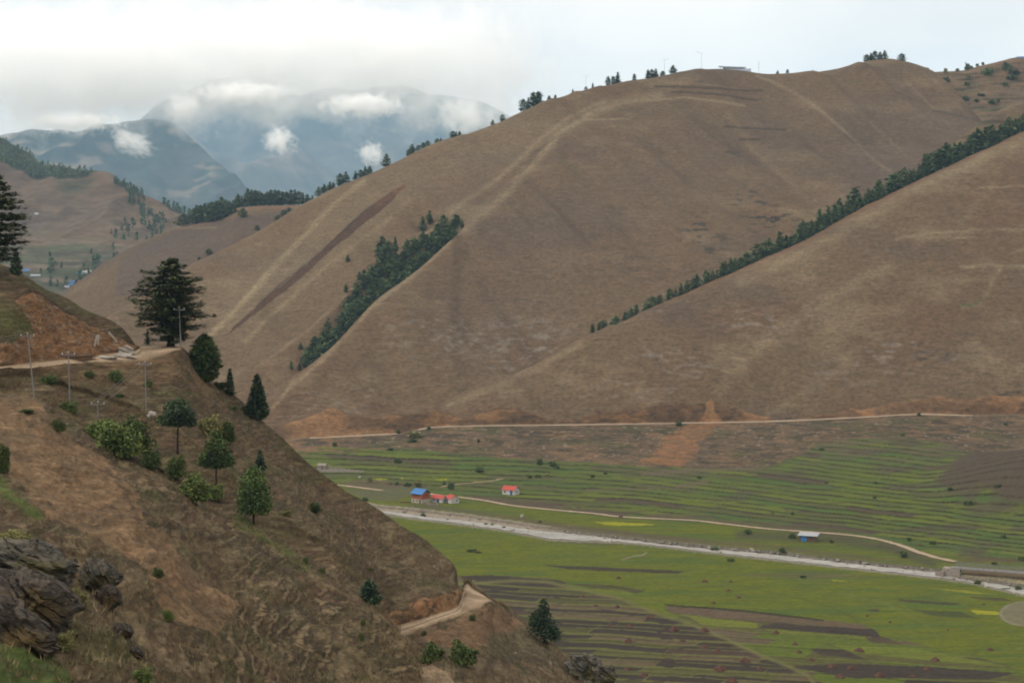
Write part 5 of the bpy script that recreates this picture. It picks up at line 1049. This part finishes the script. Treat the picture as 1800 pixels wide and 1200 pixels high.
# two storey farm house under the blue roof
b = gcenter(739, 884); e = empty('farm_house', b, math.radians(-42), 'two storey brick house with blue sheet roof and white stone ground floor', 'house')
e.location.y += 3
gable_walls(6.6, 5.4, 2.0, 0.02, 0, .35).build('ground_floor', M_cream, e)
g_ = gable_walls(6.5, 5.3, 2.5, 1.7, 2.03, .3); g_.build('upper_wall', M_brick, e)
bd = MB(); bd.box(-3.34, 3.34, -2.74, 2.74, 1.96, 2.03); bd.build('floor_band', M_wood, e)
roof_mb(6.5, 5.3, 1.7, .55, .08, 4.53).build('roof', M_blue, e)
for x in (-2.2, -1.0, .2, 1.4): window(e, x, -2.65, 3.0, .8, 1.15, 'y')
for x in (-2.0, .4): window(e, x, -2.7, .7, .7, .8, 'y')
door(e, 2.2, -2.7, .02, 1.0, 1.8, 'y', M_wood); window(e, 3.25, 0, 3.1, .8, 1.0, 'x')
gp = MB(); gp.add([(3.26, -2.2, 4.75), (3.26, 2.2, 4.75), (3.26, 0, 6.1), (3.30, -2.2, 4.75), (3.30, 2.2, 4.75), (3.30, 0, 6.1)], [(0, 1, 2), (5, 4, 3), (0, 3, 4, 1), (1, 4, 5, 2), (2, 5, 3, 0)]); gp.build('gable_boarding', M_wood, e)
# white huts with red roofs
def hut(px, py, rz, L, D, hw, hr, label, wins, drs, back=2.0):
    b = gcenter(px, py); e = empty('hut', b, math.radians(rz), label, 'hut', None); e.location.y += back
    gable_walls(L, D, hw, hr).build('wall', M_white, e); roof_mb(L, D, hr, .4, .07, hw).build('roof', M_redr, e)
    for a in wins: window(e, *a, frame=M_bdoor)
    for a in drs: door(e, *a)
    return e
hut(771, 883, -32, 6.0, 3.6, 2.2, 1.2, 'white hut with red roof joined to the right of the blue roofed house', [(-1.6, -1.8, .9, .8, .8, 'y'), (3.0, 0, .9, .7, .8, 'x')], [(.8, -1.8, .02, 1.1, 1.9, 'y')])
hut(795, 884, -60, 5.2, 4.2, 2.3, 1.4, 'white hut with red roof at the right end of the farm, gable end in front', [(2.6, .9, 1.0, .7, .7, 'x')], [(-.8, -2.1, .02, 1.0, 1.9, 'y')])
hut(898, 869, -33, 6.6, 4.6, 2.5, 1.5, 'lone white hut with red roof and blue door in the green fields', [(-1.9, -2.3, .9, .9, .9, 'y'), (3.3, 0, 1.0, .7, .8, 'x')], [(1.7, -2.3, .02, 1.4, 2.1, 'y')])
def rubble(cx_, cy_, w, h, n, seed, L=None):
    m = MB(); rg = random.Random(seed)
    for k in range(n):
        x = rg.uniform(-w/2, w/2); z = rg.uniform(0, h); s = rg.uniform(.18, .34); y = rg.uniform(-.25, .25)
        v = [Vector((x + s*sx*rg.uniform(.7, 1.2), y + s*sy*rg.uniform(.7, 1.1), z + s*.7*sz*rg.uniform(.7, 1.1))) for sz in (-1, 1) for sy in (-1, 1) for sx in (-1, 1)]
        m.add(v, [(0, 2, 3, 1), (4, 5, 7, 6), (0, 1, 5, 4), (2, 6, 7, 3), (0, 4, 6, 2), (1, 3, 7, 5)])
    return m
p = gcenter(760, 888); o = rubble(0, 0, 5.5, 1.0, 120, 3).build('stone_wall', M_stone); o.location = p; o.rotation_euler.z = -.3; tag(o, 'low rubble stone wall in front of the farm houses', 'wall')
p = gcenter(712, 883); o = rubble(0, 0, 4.0, .45, 50, 8).build('timber_heap', M_wood); o.location = p; tag(o, 'flat brown heap of timber left of the blue roofed house', 'heap')
p = gcenter(567, 823); e = empty('hut', p, -.3, 'grey stone hut by the far pale water strip at the left', 'hut'); gable_walls(4.2, 3.2, 1.9, .9).build('wall', M_stone, e); roof_mb(4.2, 3.2, .9, .3, .12, 1.9).build('roof', M_stone, e); door(e, .5, -1.6, .02, .9, 1.5, 'y', M_wood)
# blue fronted shed
b = gcenter(1423, 951); e = empty('shed', b, math.radians(-22), 'low brown shed with grey sheet roof and bright blue front panel by the track', 'shed'); e.location.y += 2
w_ = MB(); w_.box(-3.2, 3.2, -1.9, -1.6, 0, 2.3); w_.box(-3.2, 3.2, 1.6, 1.9, 0, 2.7); w_.box(-3.2, -2.9, -1.6, 1.6, 0, 2.35); w_.box(2.9, 3.2, -1.6, 1.6, 0, 2.35); w_.build('wall', M_wood, e)
r_ = MB(); r_.add([(-3.9, -2.6, 2.25), (3.9, -2.6, 2.25), (3.9, 2.5, 2.95), (-3.9, 2.5, 2.95), (-3.9, -2.6, 2.33), (3.9, -2.6, 2.33), (3.9, 2.5, 3.03), (-3.9, 2.5, 3.03)], [(3, 2, 1, 0), (4, 5, 6, 7), (0, 1, 5, 4), (1, 2, 6, 5), (2, 3, 7, 6), (3, 0, 4, 7)])
for k in range(12): r_.tube([(-3.6 + k*.65, -2.6, 2.34), (-3.6 + k*.65, 2.5, 3.04)], .04, 4)
r_.build('roof', M_greyr, e)
q_ = MB(); q_.box(-2.6, -.4, -1.97, -1.902, .1, 2.2); q_.build('front_panel', M_blue, e)
for x in (-3.6, 0, 3.6): q_ = MB(); q_.tube([(x, -2.4, -.2), (x, -2.4, 2.26)], .07, 6); q_.build('post', M_wood, e)
window(e, 1.4, -1.9, .9, .9, .8, 'y')
# bridge over the river at the right edge
A, Bq = Vector(), Vector()
def vpt(px, py, z): d = z * F / (HY - py); return Vector(((px-CX)/F*d, d, z))
A = vpt(1680, 996, -101.2); Bq = vpt(1900, 1012, -101.0)
dv = Bq - A; Lb_ = dv.length; ang = math.atan2(dv.y, dv.x)
e = empty('bridge', A, ang, 'narrow steel bridge on a stone abutment crossing the river at the right edge', 'bridge')
q_ = MB(); q_.box(-1.5, Lb_, -1.5, 1.5, -.35, 0); q_.build('deck', M_conc, e)
for sy in (-1.45, 1.45):
    q_ = MB(); n = int(Lb_ / 1.9)
    for k in range(n + 1): q_.tube([(k*1.9, sy, 0), (k*1.9, sy, 1.5)], .06, 6)
    for k in range(n): q_.tube([(k*1.9, sy, .05), (k*1.9 + 1.9, sy, 1.45)] if k % 2 else [(k*1.9, sy, 1.45), (k*1.9 + 1.9, sy, .05)], .045, 5)
    for zq in (.75, 1.5): q_.tube([(0, sy, zq), (Lb_, sy, zq)], .07, 6)
    q_.build('railing', M_steel, e)
q_ = MB(); q_.box(-1.6, Lb_, -1.75, -1.5, -.4, -.05); q_.build('side_girder', M_conc, e)
q_ = MB(); q_.box(-4.2, 1.8, -1.9, 1.9, -4.2, -.36); q_.box(-4.6, -3.6, -3.2, -1.9, -4.2, -1.4); q_.box(-6.4, -4.4, -2.6, -1.7, -4.2, -1.9); q_.build('abutment', M_stone, e)
# hilltop building, hilltop house
d_ = dl(BIG, 1288) - 1
b = Vector(((1288-CX)/F*d_, d_, (HY-126)/F*d_)); e = empty('hilltop_building', b, math.radians(-6), 'long pale blue flat building with a tilted roof on the summit', 'building')
q_ = MB(); q_.box(-17.5, 18.5, -4, 4, -2.5, 2.2); q_.build('terrace_wall', M_pblue, e)
q_ = MB(); q_.box(-10, 11.5, -2, 3.5, 2.2, 4.0); q_.build('wall', M_white, e)
q_ = MB(); q_.add([(-14.5, -4, 4.4), (13.5, -4, 3.0), (13.5, 4.4, 3.5), (-14.5, 4.4, 4.9), (-14.5, -4, 5.5), (13.5, -4, 4.0), (13.5, 4.4, 4.5), (-14.5, 4.4, 6.0)], [(3, 2, 1, 0), (4, 5, 6, 7), (0, 1, 5, 4), (1, 2, 6, 5), (2, 3, 7, 6), (3, 0, 4, 7)]); q_.build('roof', M_pblue, e)
for x in (-8, -5, 4, 7, 10): window(e, x, -2.0, 1.7, 1.5, 1.2, 'y')
for x in (-12.5, -1, 12.2): q_ = MB(); q_.box(x-.25, x+.25, -3.6, -3.1, 1.3, 4.3 - (x+14.5)*.05 - .3); q_.build('pillar', M_white, e)
d_ = dl(RID, 1795) - 3
b = Vector(((1797-CX)/F*d_, d_, (HY-107)/F*d_)); e = empty('hilltop_house', b, math.radians(-10), 'cream house with a blue sheet roof on the terraced ridge at the right edge', 'house')
gable_walls(12, 5, 2.6, 1.6).build('wall', M_cream, e); roof_mb(12, 5, 2.2, .8, .1, 2.6).build('roof', M_blue, e); door(e, 1, -2.5, .02, 1.2, 2, 'y', M_wood); window(e, -3, -2.5, .9, 1, 1, 'y')
# thin masts on the crest
def mast(px, n, label, arm):
    d = dl(BIG, px) - 1; p = big_T.at(px, d); h = n * d / F
    e = empty('lamp_mast', p, 0, label, 'mast')
    q_ = MB(); q_.tube([(0, 0, -1), (0, 0, h)], [.14, .09], 6); q_.build('pole', M_steel, e)
    if arm == 1: q_ = MB(); q_.tube([(1.5, 0, h - .1), (0, 0, h - .1), (-3.0, 0, h + .6), (-5.2, 0, h + 1.9)], [.1, .12, .1, .16], 6); q_.build('arm', M_steel, e)
    elif arm == 2: q_ = MB(); q_.tube([(-2.6, 0, h - .8), (0, 0, h - .2), (4.2, 0, h + .3)], .09, 6); q_.build('arm', M_steel, e)
    else:
        for k in range(3): q_ = MB(); q_.tube([(-1.5, 0, h - k*2.6), (1.5, 0, h - k*2.6)], .07, 6); q_.build('crossarm', M_steel, e)
mast(1233, 29, 'thin lamp mast with a bent arm left of the summit building', 1)
mast(1168, 28, 'thin mast with a level arm above a stunted conifer', 2)
mast(1334, 20, 'thin pole with three crossbars right of the summit building', 3)
mast(1030, 26, 'faint thin mast on the middle skyline right of the dark clump', 2)
# village far below the distant hill
for px, py, w, h, rm, wl, lb in ((46, 477, 11, 5, M_blue, M_stone, 'tiny far house with blue roof at the edge of the near hill'), (141, 481, 9, 5, M_blue, M_white, 'tiny far house with blue roof left of the cream one'), (153, 480, 15, 6, M_white, M_cream, 'tiny far cream house, the palest of the village'), (127, 496, 8, 4, M_blue, M_white, 'tiny far blue roofed house beside the red roof'), (135, 496, 8, 4, M_redr, M_stone, 'tiny far house with red roof in the village'), (125, 501, 9, 4, M_blue, M_stone, 'lowest tiny blue roofed house of the far village'), (118, 505, 8, 4, M_greyr, M_white, 'tiny far grey roofed house lowest left in the village'), (64, 377, 6, 4, M_white, M_white, 'tiny white speck of a house high on the distant brown hill'), (62, 486, 16, 5, M_greyr, M_stone, 'long low grey far shed behind the near hill edge')):
    p = mid_T.hit(px, py); k = p.y / F; e = empty('far_house', p, rng.uniform(-.4, .4), lb, 'house')
    gable_walls(w*k, w*k*.6, h*k*.55, h*k*.35, -1).build('wall', wl, e); roof_mb(w*k, w*k*.6, h*k*.5, .5, .2, h*k*.5-1).build('roof', rm, e)
# compost heaps in the ploughed fields
M_heap = plain('brown_compost', (.11, .060, .043), 2.2, .5, .97, bump=.7)
def heap_me(seed, n=26):
    rg = np.random.RandomState(seed); v, f = [], []
    for i in range(9):
        t = i / 8
        for k in range(n):
            a = 6.283 * k / n; r = (1 - t) ** .8 * (1 + .16*math.sin(3*a + seed) + .1*rg.normal()); v.append((r*math.cos(a), r*math.sin(a), (1 - (1-t)**1.25) * .95 * (1 + .05*rg.normal()) - .08))
    for i in range(8):
        for k in range(n): f.append((i*n+k, i*n+(k+1) % n, (i+1)*n+(k+1) % n, (i+1)*n+k))
    return mesh_np('compost_heap', np.array(v), np.array(f), [M_heap])
heaps = [heap_me(s) for s in (1, 2, 3)]
for x, y, w in ((195, 757, 9), (538, 770, 10), (632, 805, 7), (670, 833, 9), (572, 855, 7), (113, 725, 7), (205, 516, 8), (818, 973, 11), (1150, 1044, 15), (1450, 1081, 14), (1665, 1040, 11), (1180, 906, 6), (1500, 960, 5), (895, 1018, 9), (910, 1049, 9), (695, 1083, 17), (598, 1118, 20), (757, 1114, 11), (1040, 1107, 14), (1115, 1114, 12), (1073, 1147, 15), (1228, 1143, 15), (1418, 1116, 12), (1360, 1144, 9), (645, 1166, 18), (297, 1140, 13), (230, 1117, 11), (235, 1007, 13), (415, 962, 16), (535, 966, 15), (540, 1030, 13), (590, 1047, 12), (105, 866, 8), (190, 871, 9), (320, 911, 13), (165, 941, 8), (240, 946, 10), (55, 829, 8), (640, 770, 6), (1270, 930, 6), (1640, 860, 6), (960, 1080, 10), (450, 1005, 10)):
    px, py = 1000 + x/2.25, 680 + y/2.25
    p = val_T.hit(px, py); k = w * .62 * p.y / F
    o = obj('compost_heap', heaps[rng.randrange(3)]); o.location = p; o.scale = (k, k, k * rng.uniform(.75, 1.05)); o.rotation_euler.z = rng.uniform(0, 6)
    dark = inpoly(np.array([px]), np.array([py]), diag)[0]
    tag(o, 'red brown compost heap on the dark ploughed strips' if dark else ('red brown compost heap on the green river flats' if py < 1090 else 'red brown compost heap on the mixed plots right of the diagonal path'), 'compost heap', 'compost heaps on the ploughed strips' if dark else ('compost heaps on the green flats' if py < 1090 else 'compost heaps on the right plots'))
# ------------------------------------------------------------------ rocks
def rock_mat(name, pale, dark, moss):
    m, t, b = mat_new(name)
    n = nz(t, 1.6, (.9, 1.2, 3.2), 7, .72, dist=.8); n2 = nz(t, .5, (1, 1, 1), 4, .6)
    c = mixn(t, rng_map(t, n, .38, .62, 0, 1), dark, pale); c = mixn(t, rng_map(t, n2, .53, .64, 0, .75), c, moss)
    t.links.new(c, b.inputs['Base Color'])
    bp = t.nodes.new('ShaderNodeBump'); bp.inputs['Strength'].default_value = 1.0; bp.inputs['Distance'].default_value = .25
    t.links.new(n, bp.inputs['Height']); t.links.new(bp.outputs[0], b.inputs['Normal'])
    return m
M_rock = rock_mat('schist', (.072, .060, .048), (.010, .009, .008), (.085, .060, .022))
M_rock2 = rock_mat('mossy_schist', (.10, .088, .07), (.012, .015, .013), (.055, .05, .014))
def rock(px, py, w, h, dep, seed, label, mat=M_rock, T=None, name='boulder', sink=.25, rot=0.0, group=None):
    import bmesh
    T = T or near_T; p = T.hit(px, py); k = p.y / F
    bm = bmesh.new(); bmesh.ops.create_icosphere(bm, subdivisions=6, radius=1.0)
    co = np.array([v.co[:] for v in bm.verts])
    q = co + .30 * np.stack([fbm(co[:, 0]*1.1+seed, co[:, 1]*1.1, co[:, 2]*1.1+a, 2) for a in (0, 7, 13)], 1)
    # tilted beds of schist: each bed stands out or lies back by its own amount, cut by a few joints
    s = (q[:, 2]*.85 + q[:, 0]*.42 + .10*fbm(co[:, 0]*1.6+seed, co[:, 1]*1.6, co[:, 2]*1.6, 3)) * 5.5 + seed
    lay = np.floor(s); fr_ = s - lay
    jt = np.floor((q[:, 0]*.8 - q[:, 2]*.5 + .25*q[:, 1] + .12*fbm(co[:, 0]*2, co[:, 1]*2+seed, co[:, 2]*2, 2)) * 2.6 + seed)
    out_ = .24 * (rnd(lay, 3, seed) - .5) + .14 * (rnd(lay, jt, seed + 2) - .5) - .08 * sstep(.8, 1.0, fr_)
    q *= (1 + out_ + .035*fbm(co[:, 0]*7+seed, co[:, 1]*7, co[:, 2]*7, 3))[:, None]
    for v, r in zip(bm.verts, q): v.co = r
    me = bpy.data.meshes.new(name); bm.to_mesh(me); bm.free(); me.materials.append(mat)
    o = obj(name, me); o.scale = (w*k/2, dep*k/2, h*k/2); o.location = (p.x, p.y + dep*k*.2, p.z + h*k*(.5 - sink)); o.rotation_euler = (0, rot, 0)
    return tag(o, label, 'rock', group)
rock(40, 1085, 170, 115, 150, 1.0, 'huge dark layered rock outcrop at the left edge', name='rock_outcrop', sink=.34, rot=.35)
rock(40, 1010, 150, 80, 150, 2.3, 'ochre mossed upper ledge of dark rock at the left edge', M_rock2, sink=.32, rot=.3)
rock(20, 1130, 150, 90, 120, 9.3, 'brown lower block of the layered outcrop above the grass', sink=.36, rot=.4)
rock(168, 1045, 66, 62, 70, 3.1, 'grey layered boulder standing right of the big outcrop', M_rock2, sink=.1, rot=.5)
rock(187, 1068, 44, 44, 50, 4.7, 'smaller cracked block leaning on the grey layered boulder', sink=.15, rot=.6)
rock(95, 1000, 36, 34, 50, 5.9, 'dark small boulder between the outcrop and the grey boulder', sink=.15, rot=.4)
rock(122, 1012, 22, 34, 30, 6.6, 'narrow upright dark stone left of the grey boulder', M_rock2, sink=.15, rot=.3)
rock(215, 1115, 34, 22, 40, 7.7, 'low dark stone below the grey boulder', sink=.3, rot=.5)
rock(235, 1150, 30, 16, 40, 8.8, 'half buried stone in the dry slope at the lower left', sink=.4, rot=.5)
rock(1030, 1195, 66, 56, 70, 10.1, 'mossy split boulder at the bottom edge before the ploughed fields', M_rock2, sink=.25, rot=.2)
rock(1062, 1202, 44, 44, 50, 11.4, 'smaller dark boulder right of the mossy split one', M_rock2, sink=.25, rot=.2)
M_pale = plain('pale_rock', (.46, .43, .38), 2.5, .3, .95, bump=.6)
rock(266, 734, 16, 14, 16, 12.6, 'pale boulder just right of the third pole foot', M_pale, sink=.2)
rock(918, 910, 6, 7, 6, 13.1, 'small white rock on the far river bank', M_pale, val_T, sink=.1)
rock(632, 840, 5, 5, 5, 14.0, 'pale rock in the far fields at the left', M_pale, val_T)
for px, py, w, h, sd, lb in ((215, 625, 40, 14, 15., 'heap of grey gravel on the upper road, left'), (182, 627, 44, 9, 16., 'low spread of grey gravel on the upper road'), (220, 618, 30, 22, 17., 'tallest heap of grey gravel at the cut bank')):
    rock(px, py + 3, w, h, w * .5, sd, lb, M_pale, name='gravel_heap', sink=.42)
# ------------------------------------------------------------------ poles and wires
poles = {}
def pole(px, py, n, lean, label, arm=True, d=None):
    p = near_T.hit(px, py) if d is None else near_T.at(px, d); h = n * p.y / F
    e = empty('power_pole', p, .25, label, 'pole')
    q_ = MB(); q_.tube([(0, 0, -.4), (lean, 0, h)], [.10, .055], 8); q_.build('post', M_steel, e)
    tops = []
    if arm:
        q_ = MB(); q_.box(lean - .85, lean + .85, -.05, .05, h - .32, h - .2); q_.build('crossarm', M_steel, e)
        for x in (-.75, 0, .75):
            q_ = MB(); zb = h - .2 if x else h; q_.tube([(lean + x, 0, zb), (lean + x, 0, zb + .14), (lean + x, 0, zb + .22)], [.05, .07, .03], 6); q_.build('insulator', M_white, e)
            tops.append(p + Matrix.Rotation(.25, 3, 'Z') @ Vector((lean + x, 0, zb + .2)))
    return tops
pA = pole(61, 699, 112, -.85, 'leftmost grey pole with a crossarm standing below the upper road')
pB = pole(123, 706, 86, -.2, 'plain grey pole, second from the left, below the upper road')
pC = pole(257, 723, 86, -.15, 'grey pole by the pale boulder, third from the left')
pD = pole(318, 611, 72, -.25, 'pole with a crossarm in front of the big cedar', d=254)
pE = pole(172, 735, 28, 0, 'short grey pole with a wide crossarm low on the slope')
def wire(a, b, sag, label):
    m = MB(); m.tube([a.lerp(b, t) - Vector((0, 0, sag * 4 * t * (1-t))) for t in np.linspace(0, 1, 15)], .018, 4); o = m.build('wire', M_steel); tag(o, label, 'wire', 'overhead wires')
for k in range(3):
    far = near_T.at(-80, 190) + Vector((-14, -4, 4.0 + .4*k)); nm = ('upper', 'middle', 'lower')[k]
    wire(pA[k], pA[k] + Vector((-16, -10, -2.2)), .3, 'thin wire running left out of view from the leftmost pole')
    wire(pE[k], pC[k], .3, 'thin wire between the short pole and the third pole')
# timber by the cut bank
for px, py, n, ln, lb in ((166, 608, 20, .25, 'pale wooden post leaning on the orange cut bank, left one'), (172, 606, 18, .1, 'pale wooden post leaning on the orange cut bank, middle one'), (205, 600, 22, -.7, 'long slanting pale plank on the cut bank')):
    p = near_T.hit(px, py); h = n * p.y / F; m = MB(); m.box(-.12, .12, -.08, .08, -.1, h); o = m.build('post', M_pale); o.location = p; o.rotation_euler.y = ln; o.name = 'timber_post'; tag(o, lb, 'post')
p = near_T.hit(140, 634); m = MB()
for k in range(14): m.tube([(rng.uniform(-2.4, -1.6), rng.uniform(-.5, .5), .1 + .06*k), (rng.uniform(1.6, 2.4), rng.uniform(-.5, .5), .1 + .05*k + rng.uniform(-.1, .2))], .07, 6)
o = m.build('timber_stack', M_wood); o.location = p; tag(o, 'stack of dark rough timber lying beside the upper road', 'timber')

# dry grass tufts all over the near hillside
rg = np.random.RandomState(77)
T = near_T; n = 30000
uu = rg.uniform(-40, 1060, n); ss = rg.uniform(.0, 8.9, n)
ci = ((uu - T.u[0]) / (T.u[1]-T.u[0])).astype(int); ri_ = np.searchsorted(T.s, ss); ri_ = np.clip(ri_, 0, len(T.s)-1)
p = np.stack([T.X[ri_, ci], T.D[ri_, ci], T.Z[ri_, ci]], 1)
onroad = ((ss > 4.8) & (ss < 6.2) & (uu > 650)) | ((ss > 7.7) & (uu < 340))
keep = ~onroad & (fbm(p[:, 0]/6, p[:, 1]/9, p[:, 2]/4, 3) > -.25) & ~(face[ri_, ci] > .5)
p = p[keep]; p = np.repeat(p, 5, 0) + rg.normal(size=(len(p)*5, 3)) * np.array((.14, .14, 0.02))
m = len(p); hgt = rg.uniform(.12, .34, m); lean = rg.normal(size=(m, 2)) * .14; wd = rg.uniform(.015, .04, m); an = rg.uniform(0, 6.28, m)
w2 = np.stack([np.cos(an)*wd, np.sin(an)*wd, np.zeros(m)], 1)
v = np.stack([p - w2 - (0, 0, .05), p + w2 - (0, 0, .05), p + np.stack([lean[:, 0], lean[:, 1], hgt], 1)], 1).reshape(-1, 3)
M_straw = foliage_mat('dry_straw', (.075, .058, .032), (.20, .16, .09), .6, .2)
obj('dry_grass', mesh_np('dry_grass', v, np.arange(len(v)).reshape(-1, 3), [M_straw], smooth=False), kind='stuff', label='tufts of dry grass on the near hillside')

# stones of the river bed and banks
rg = np.random.RandomState(5); n = 260
uu = rg.uniform(640, 1830, n); t = np.where(rg.rand(n) < .7, np.where(rg.rand(n) < .6, rg.normal(-.15, .22, n), rg.normal(1.1, .2, n)), rg.uniform(0, 1, n))
P8 = np.array([(x, y, z) for z in (-1, 1) for y in (-1, 1) for x in (-1, 1)], float); F8 = np.array([(0, 2, 3, 1), (4, 5, 7, 6), (0, 1, 5, 4), (2, 6, 7, 3), (0, 4, 6, 2), (1, 3, 7, 5)])
V, Fc = [], []
for k in range(n):
    py = lin(RUP, uu[k]) * (1 - t[k]) + lin(RLO, uu[k]) * t[k]; p = val_T.hit(uu[k], py); s = rg.gamma(2.0, .12) + .12
    q = P8 * (1 - .35 * rg.rand(8, 1)) * s * (.7 + .6 * rg.rand(3)) * (1, 1, .6); a = rg.rand() * 6.28
    q = np.stack([q[:, 0]*math.cos(a) - q[:, 1]*math.sin(a), q[:, 0]*math.sin(a) + q[:, 1]*math.cos(a), q[:, 2]], 1)
    V.append(q + (p.x, p.y, max(p.z, ZF - .8) + s * .12)); Fc.append(F8 + 8 * k)
M_peb = plain('river_stone', (.36, .33, .28), .35, .6, .9)
obj('gravel', mesh_np('gravel', np.concatenate(V), np.concatenate(Fc), [M_peb], smooth=False), kind='stuff', label='pale stones along the river bed')
# ------------------------------------------------------------------ clouds and the air
def cloud_mat(name, dens, seed, scale, thr, soft):
    m = bpy.data.materials.new(name); m.use_nodes = True; t = m.node_tree; t.nodes.clear()
    o = t.nodes.new('ShaderNodeOutputMaterial'); v = t.nodes.new('ShaderNodeVolumePrincipled')
    v.inputs['Color'].default_value = (1, 1, 1, 1); v.inputs['Anisotropy'].default_value = 0.2
    tcn = t.nodes.new('ShaderNodeTexCoord')
    ln = t.nodes.new('ShaderNodeVectorMath'); ln.operation = 'LENGTH'; t.links.new(tcn.outputs['Object'], ln.inputs[0])
    mpn = t.nodes.new('ShaderNodeMapping'); mpn.inputs['Location'].default_value = (seed, seed*.7, seed*1.3)
    mpn.inputs['Scale'].default_value = scale
    n = t.nodes.new('ShaderNodeTexNoise'); n.inputs['Scale'].default_value = 1.0; n.inputs['Detail'].default_value = 6; n.inputs['Roughness'].default_value = .66
    t.links.new(tcn.outputs['Object'], mpn.inputs[0]); t.links.new(mpn.outputs[0], n.inputs['Vector'])
    e = rng_map(t, ln.outputs['Value'], 0.1, 1.0, .42, -.62)
    nc = rng_map(t, n.outputs['Fac'], 0.0, 1.0, -.45, 1.45)
    ad = t.nodes.new('ShaderNodeMath'); ad.operation = 'ADD'; t.links.new(nc, ad.inputs[0]); t.links.new(e, ad.inputs[1])
    t.links.new(rng_map(t, ad.outputs[0], thr, thr + soft, 0, dens), v.inputs['Density'])
    t.links.new(v.outputs[0], o.inputs['Volume'])
    return m
def cloud(px, py, d, rx, ry, rz, dens, seed, label, scale=(2.2, 2.2, 2.2), thr=.45, soft=.35, rot=0):
    """a lumpy closed body of cloud, thinning to nothing at its skin; rx, ry, rz in metres"""
    import bmesh
    bm = bmesh.new(); bmesh.ops.create_icosphere(bm, subdivisions=4, radius=1.0)
    co = np.array([v.co[:] for v in bm.verts]); f = 1 + .12 * fbm(co[:, 0]*2+seed, co[:, 1]*2, co[:, 2]*2, 3)
    for v, k in zip(bm.verts, f): v.co *= k
    me = bpy.data.meshes.new('cloud'); bm.to_mesh(me); bm.free()
    me.materials.append(cloud_mat('cloud_vapour', dens, seed, scale, thr, soft))
    o = obj('cloud', me, kind='stuff', label=label)
    o.location = ((px-CX)/F*d, d, (HY-py)/F*d); o.scale = (rx, ry, rz); o.rotation_euler = (0, rot, 0)
    return o
CL = 'white cloud drifting in front of the blue mountain'
P_ = (4.2, 4.2, 4.2)
cloud(490, 246, 5300, 105, 80, 95, .035, 3.1, 'small ragged white cloud puff before the middle of the blue mountain', P_, .50, .30)
cloud(652, 270, 5300, 85, 70, 80, .03, 9.4, 'small faint cloud puff before the right part of the blue mountain', P_, .50, .30)
cloud(232, 250, 5300, 150, 70, 80, .028, 5.7, 'wispy cloud streak before the forested ridge on the left', P_, .50, .30, rot=.35)
cloud(325, 190, 5400, 130, 70, 95, .03, 7.7, 'cloud wisp rising between the forested ridge and the blue peak', P_, .50, .30)
B_ = (4.6, 2.6, 2.6)
H_ = (11.0, 3.4, 3.0)
cloud(30, 120, 5600, 640, 200, 310, .010, 1.7, 'thick cloud bank over the forested ridge on the far left', B_, .17, .28)
cloud(290, 116, 5700, 620, 200, 310, .010, 2.9, 'bright cloud bank hiding the summit of the left blue peak', B_, .17, .28)
cloud(560, 104, 5700, 600, 200, 310, .010, 4.3, 'tall cloud bank capping the highest blue mountain', B_, .17, .28)
cloud(800, 120, 5700, 470, 200, 320, .0065, 6.1, 'cloud bank coming down behind the tree line of the big hill', B_, .17, .28)
cloud(820, 205, 5600, 210, 100, 125, .03, 8.3, 'low tongue of cloud hanging above the ridge of the big hill', B_, .45, .4)
cloud(130, 215, 5500, 300, 80, 70, .045, 11.3, 'thin mist lying along the top of the forested ridge', H_, .42, .4)
cloud(430, 165, 5500, 300, 80, 75, .05, 12.9, 'ragged cloud hem along the crest of the blue mountain', H_, .42, .4)
cloud(640, 185, 5500, 280, 80, 75, .05, 14.2, 'torn cloud edge hanging over the right shoulder of the blue mountain', H_, .42, .4)

hz = MB(); hz.box(-9000, 9000, -30, 20500, -121, 2600)
m = bpy.data.materials.new('haze'); m.use_nodes = True; t = m.node_tree; t.nodes.clear()
o_ = t.nodes.new('ShaderNodeOutputMaterial'); v_ = t.nodes.new('ShaderNodeVolumePrincipled')
v_.inputs['Color'].default_value = (.47, .74, 1.0, 1); v_.inputs['Density'].default_value = HAZE; v_.inputs['Anisotropy'].default_value = 0.0
t.links.new(v_.outputs[0], o_.inputs['Volume'])
m.cycles.homogeneous_volume = True if hasattr(m, 'cycles') and hasattr(m.cycles, 'homogeneous_volume') else False
hz.build('haze', m, kind='stuff')
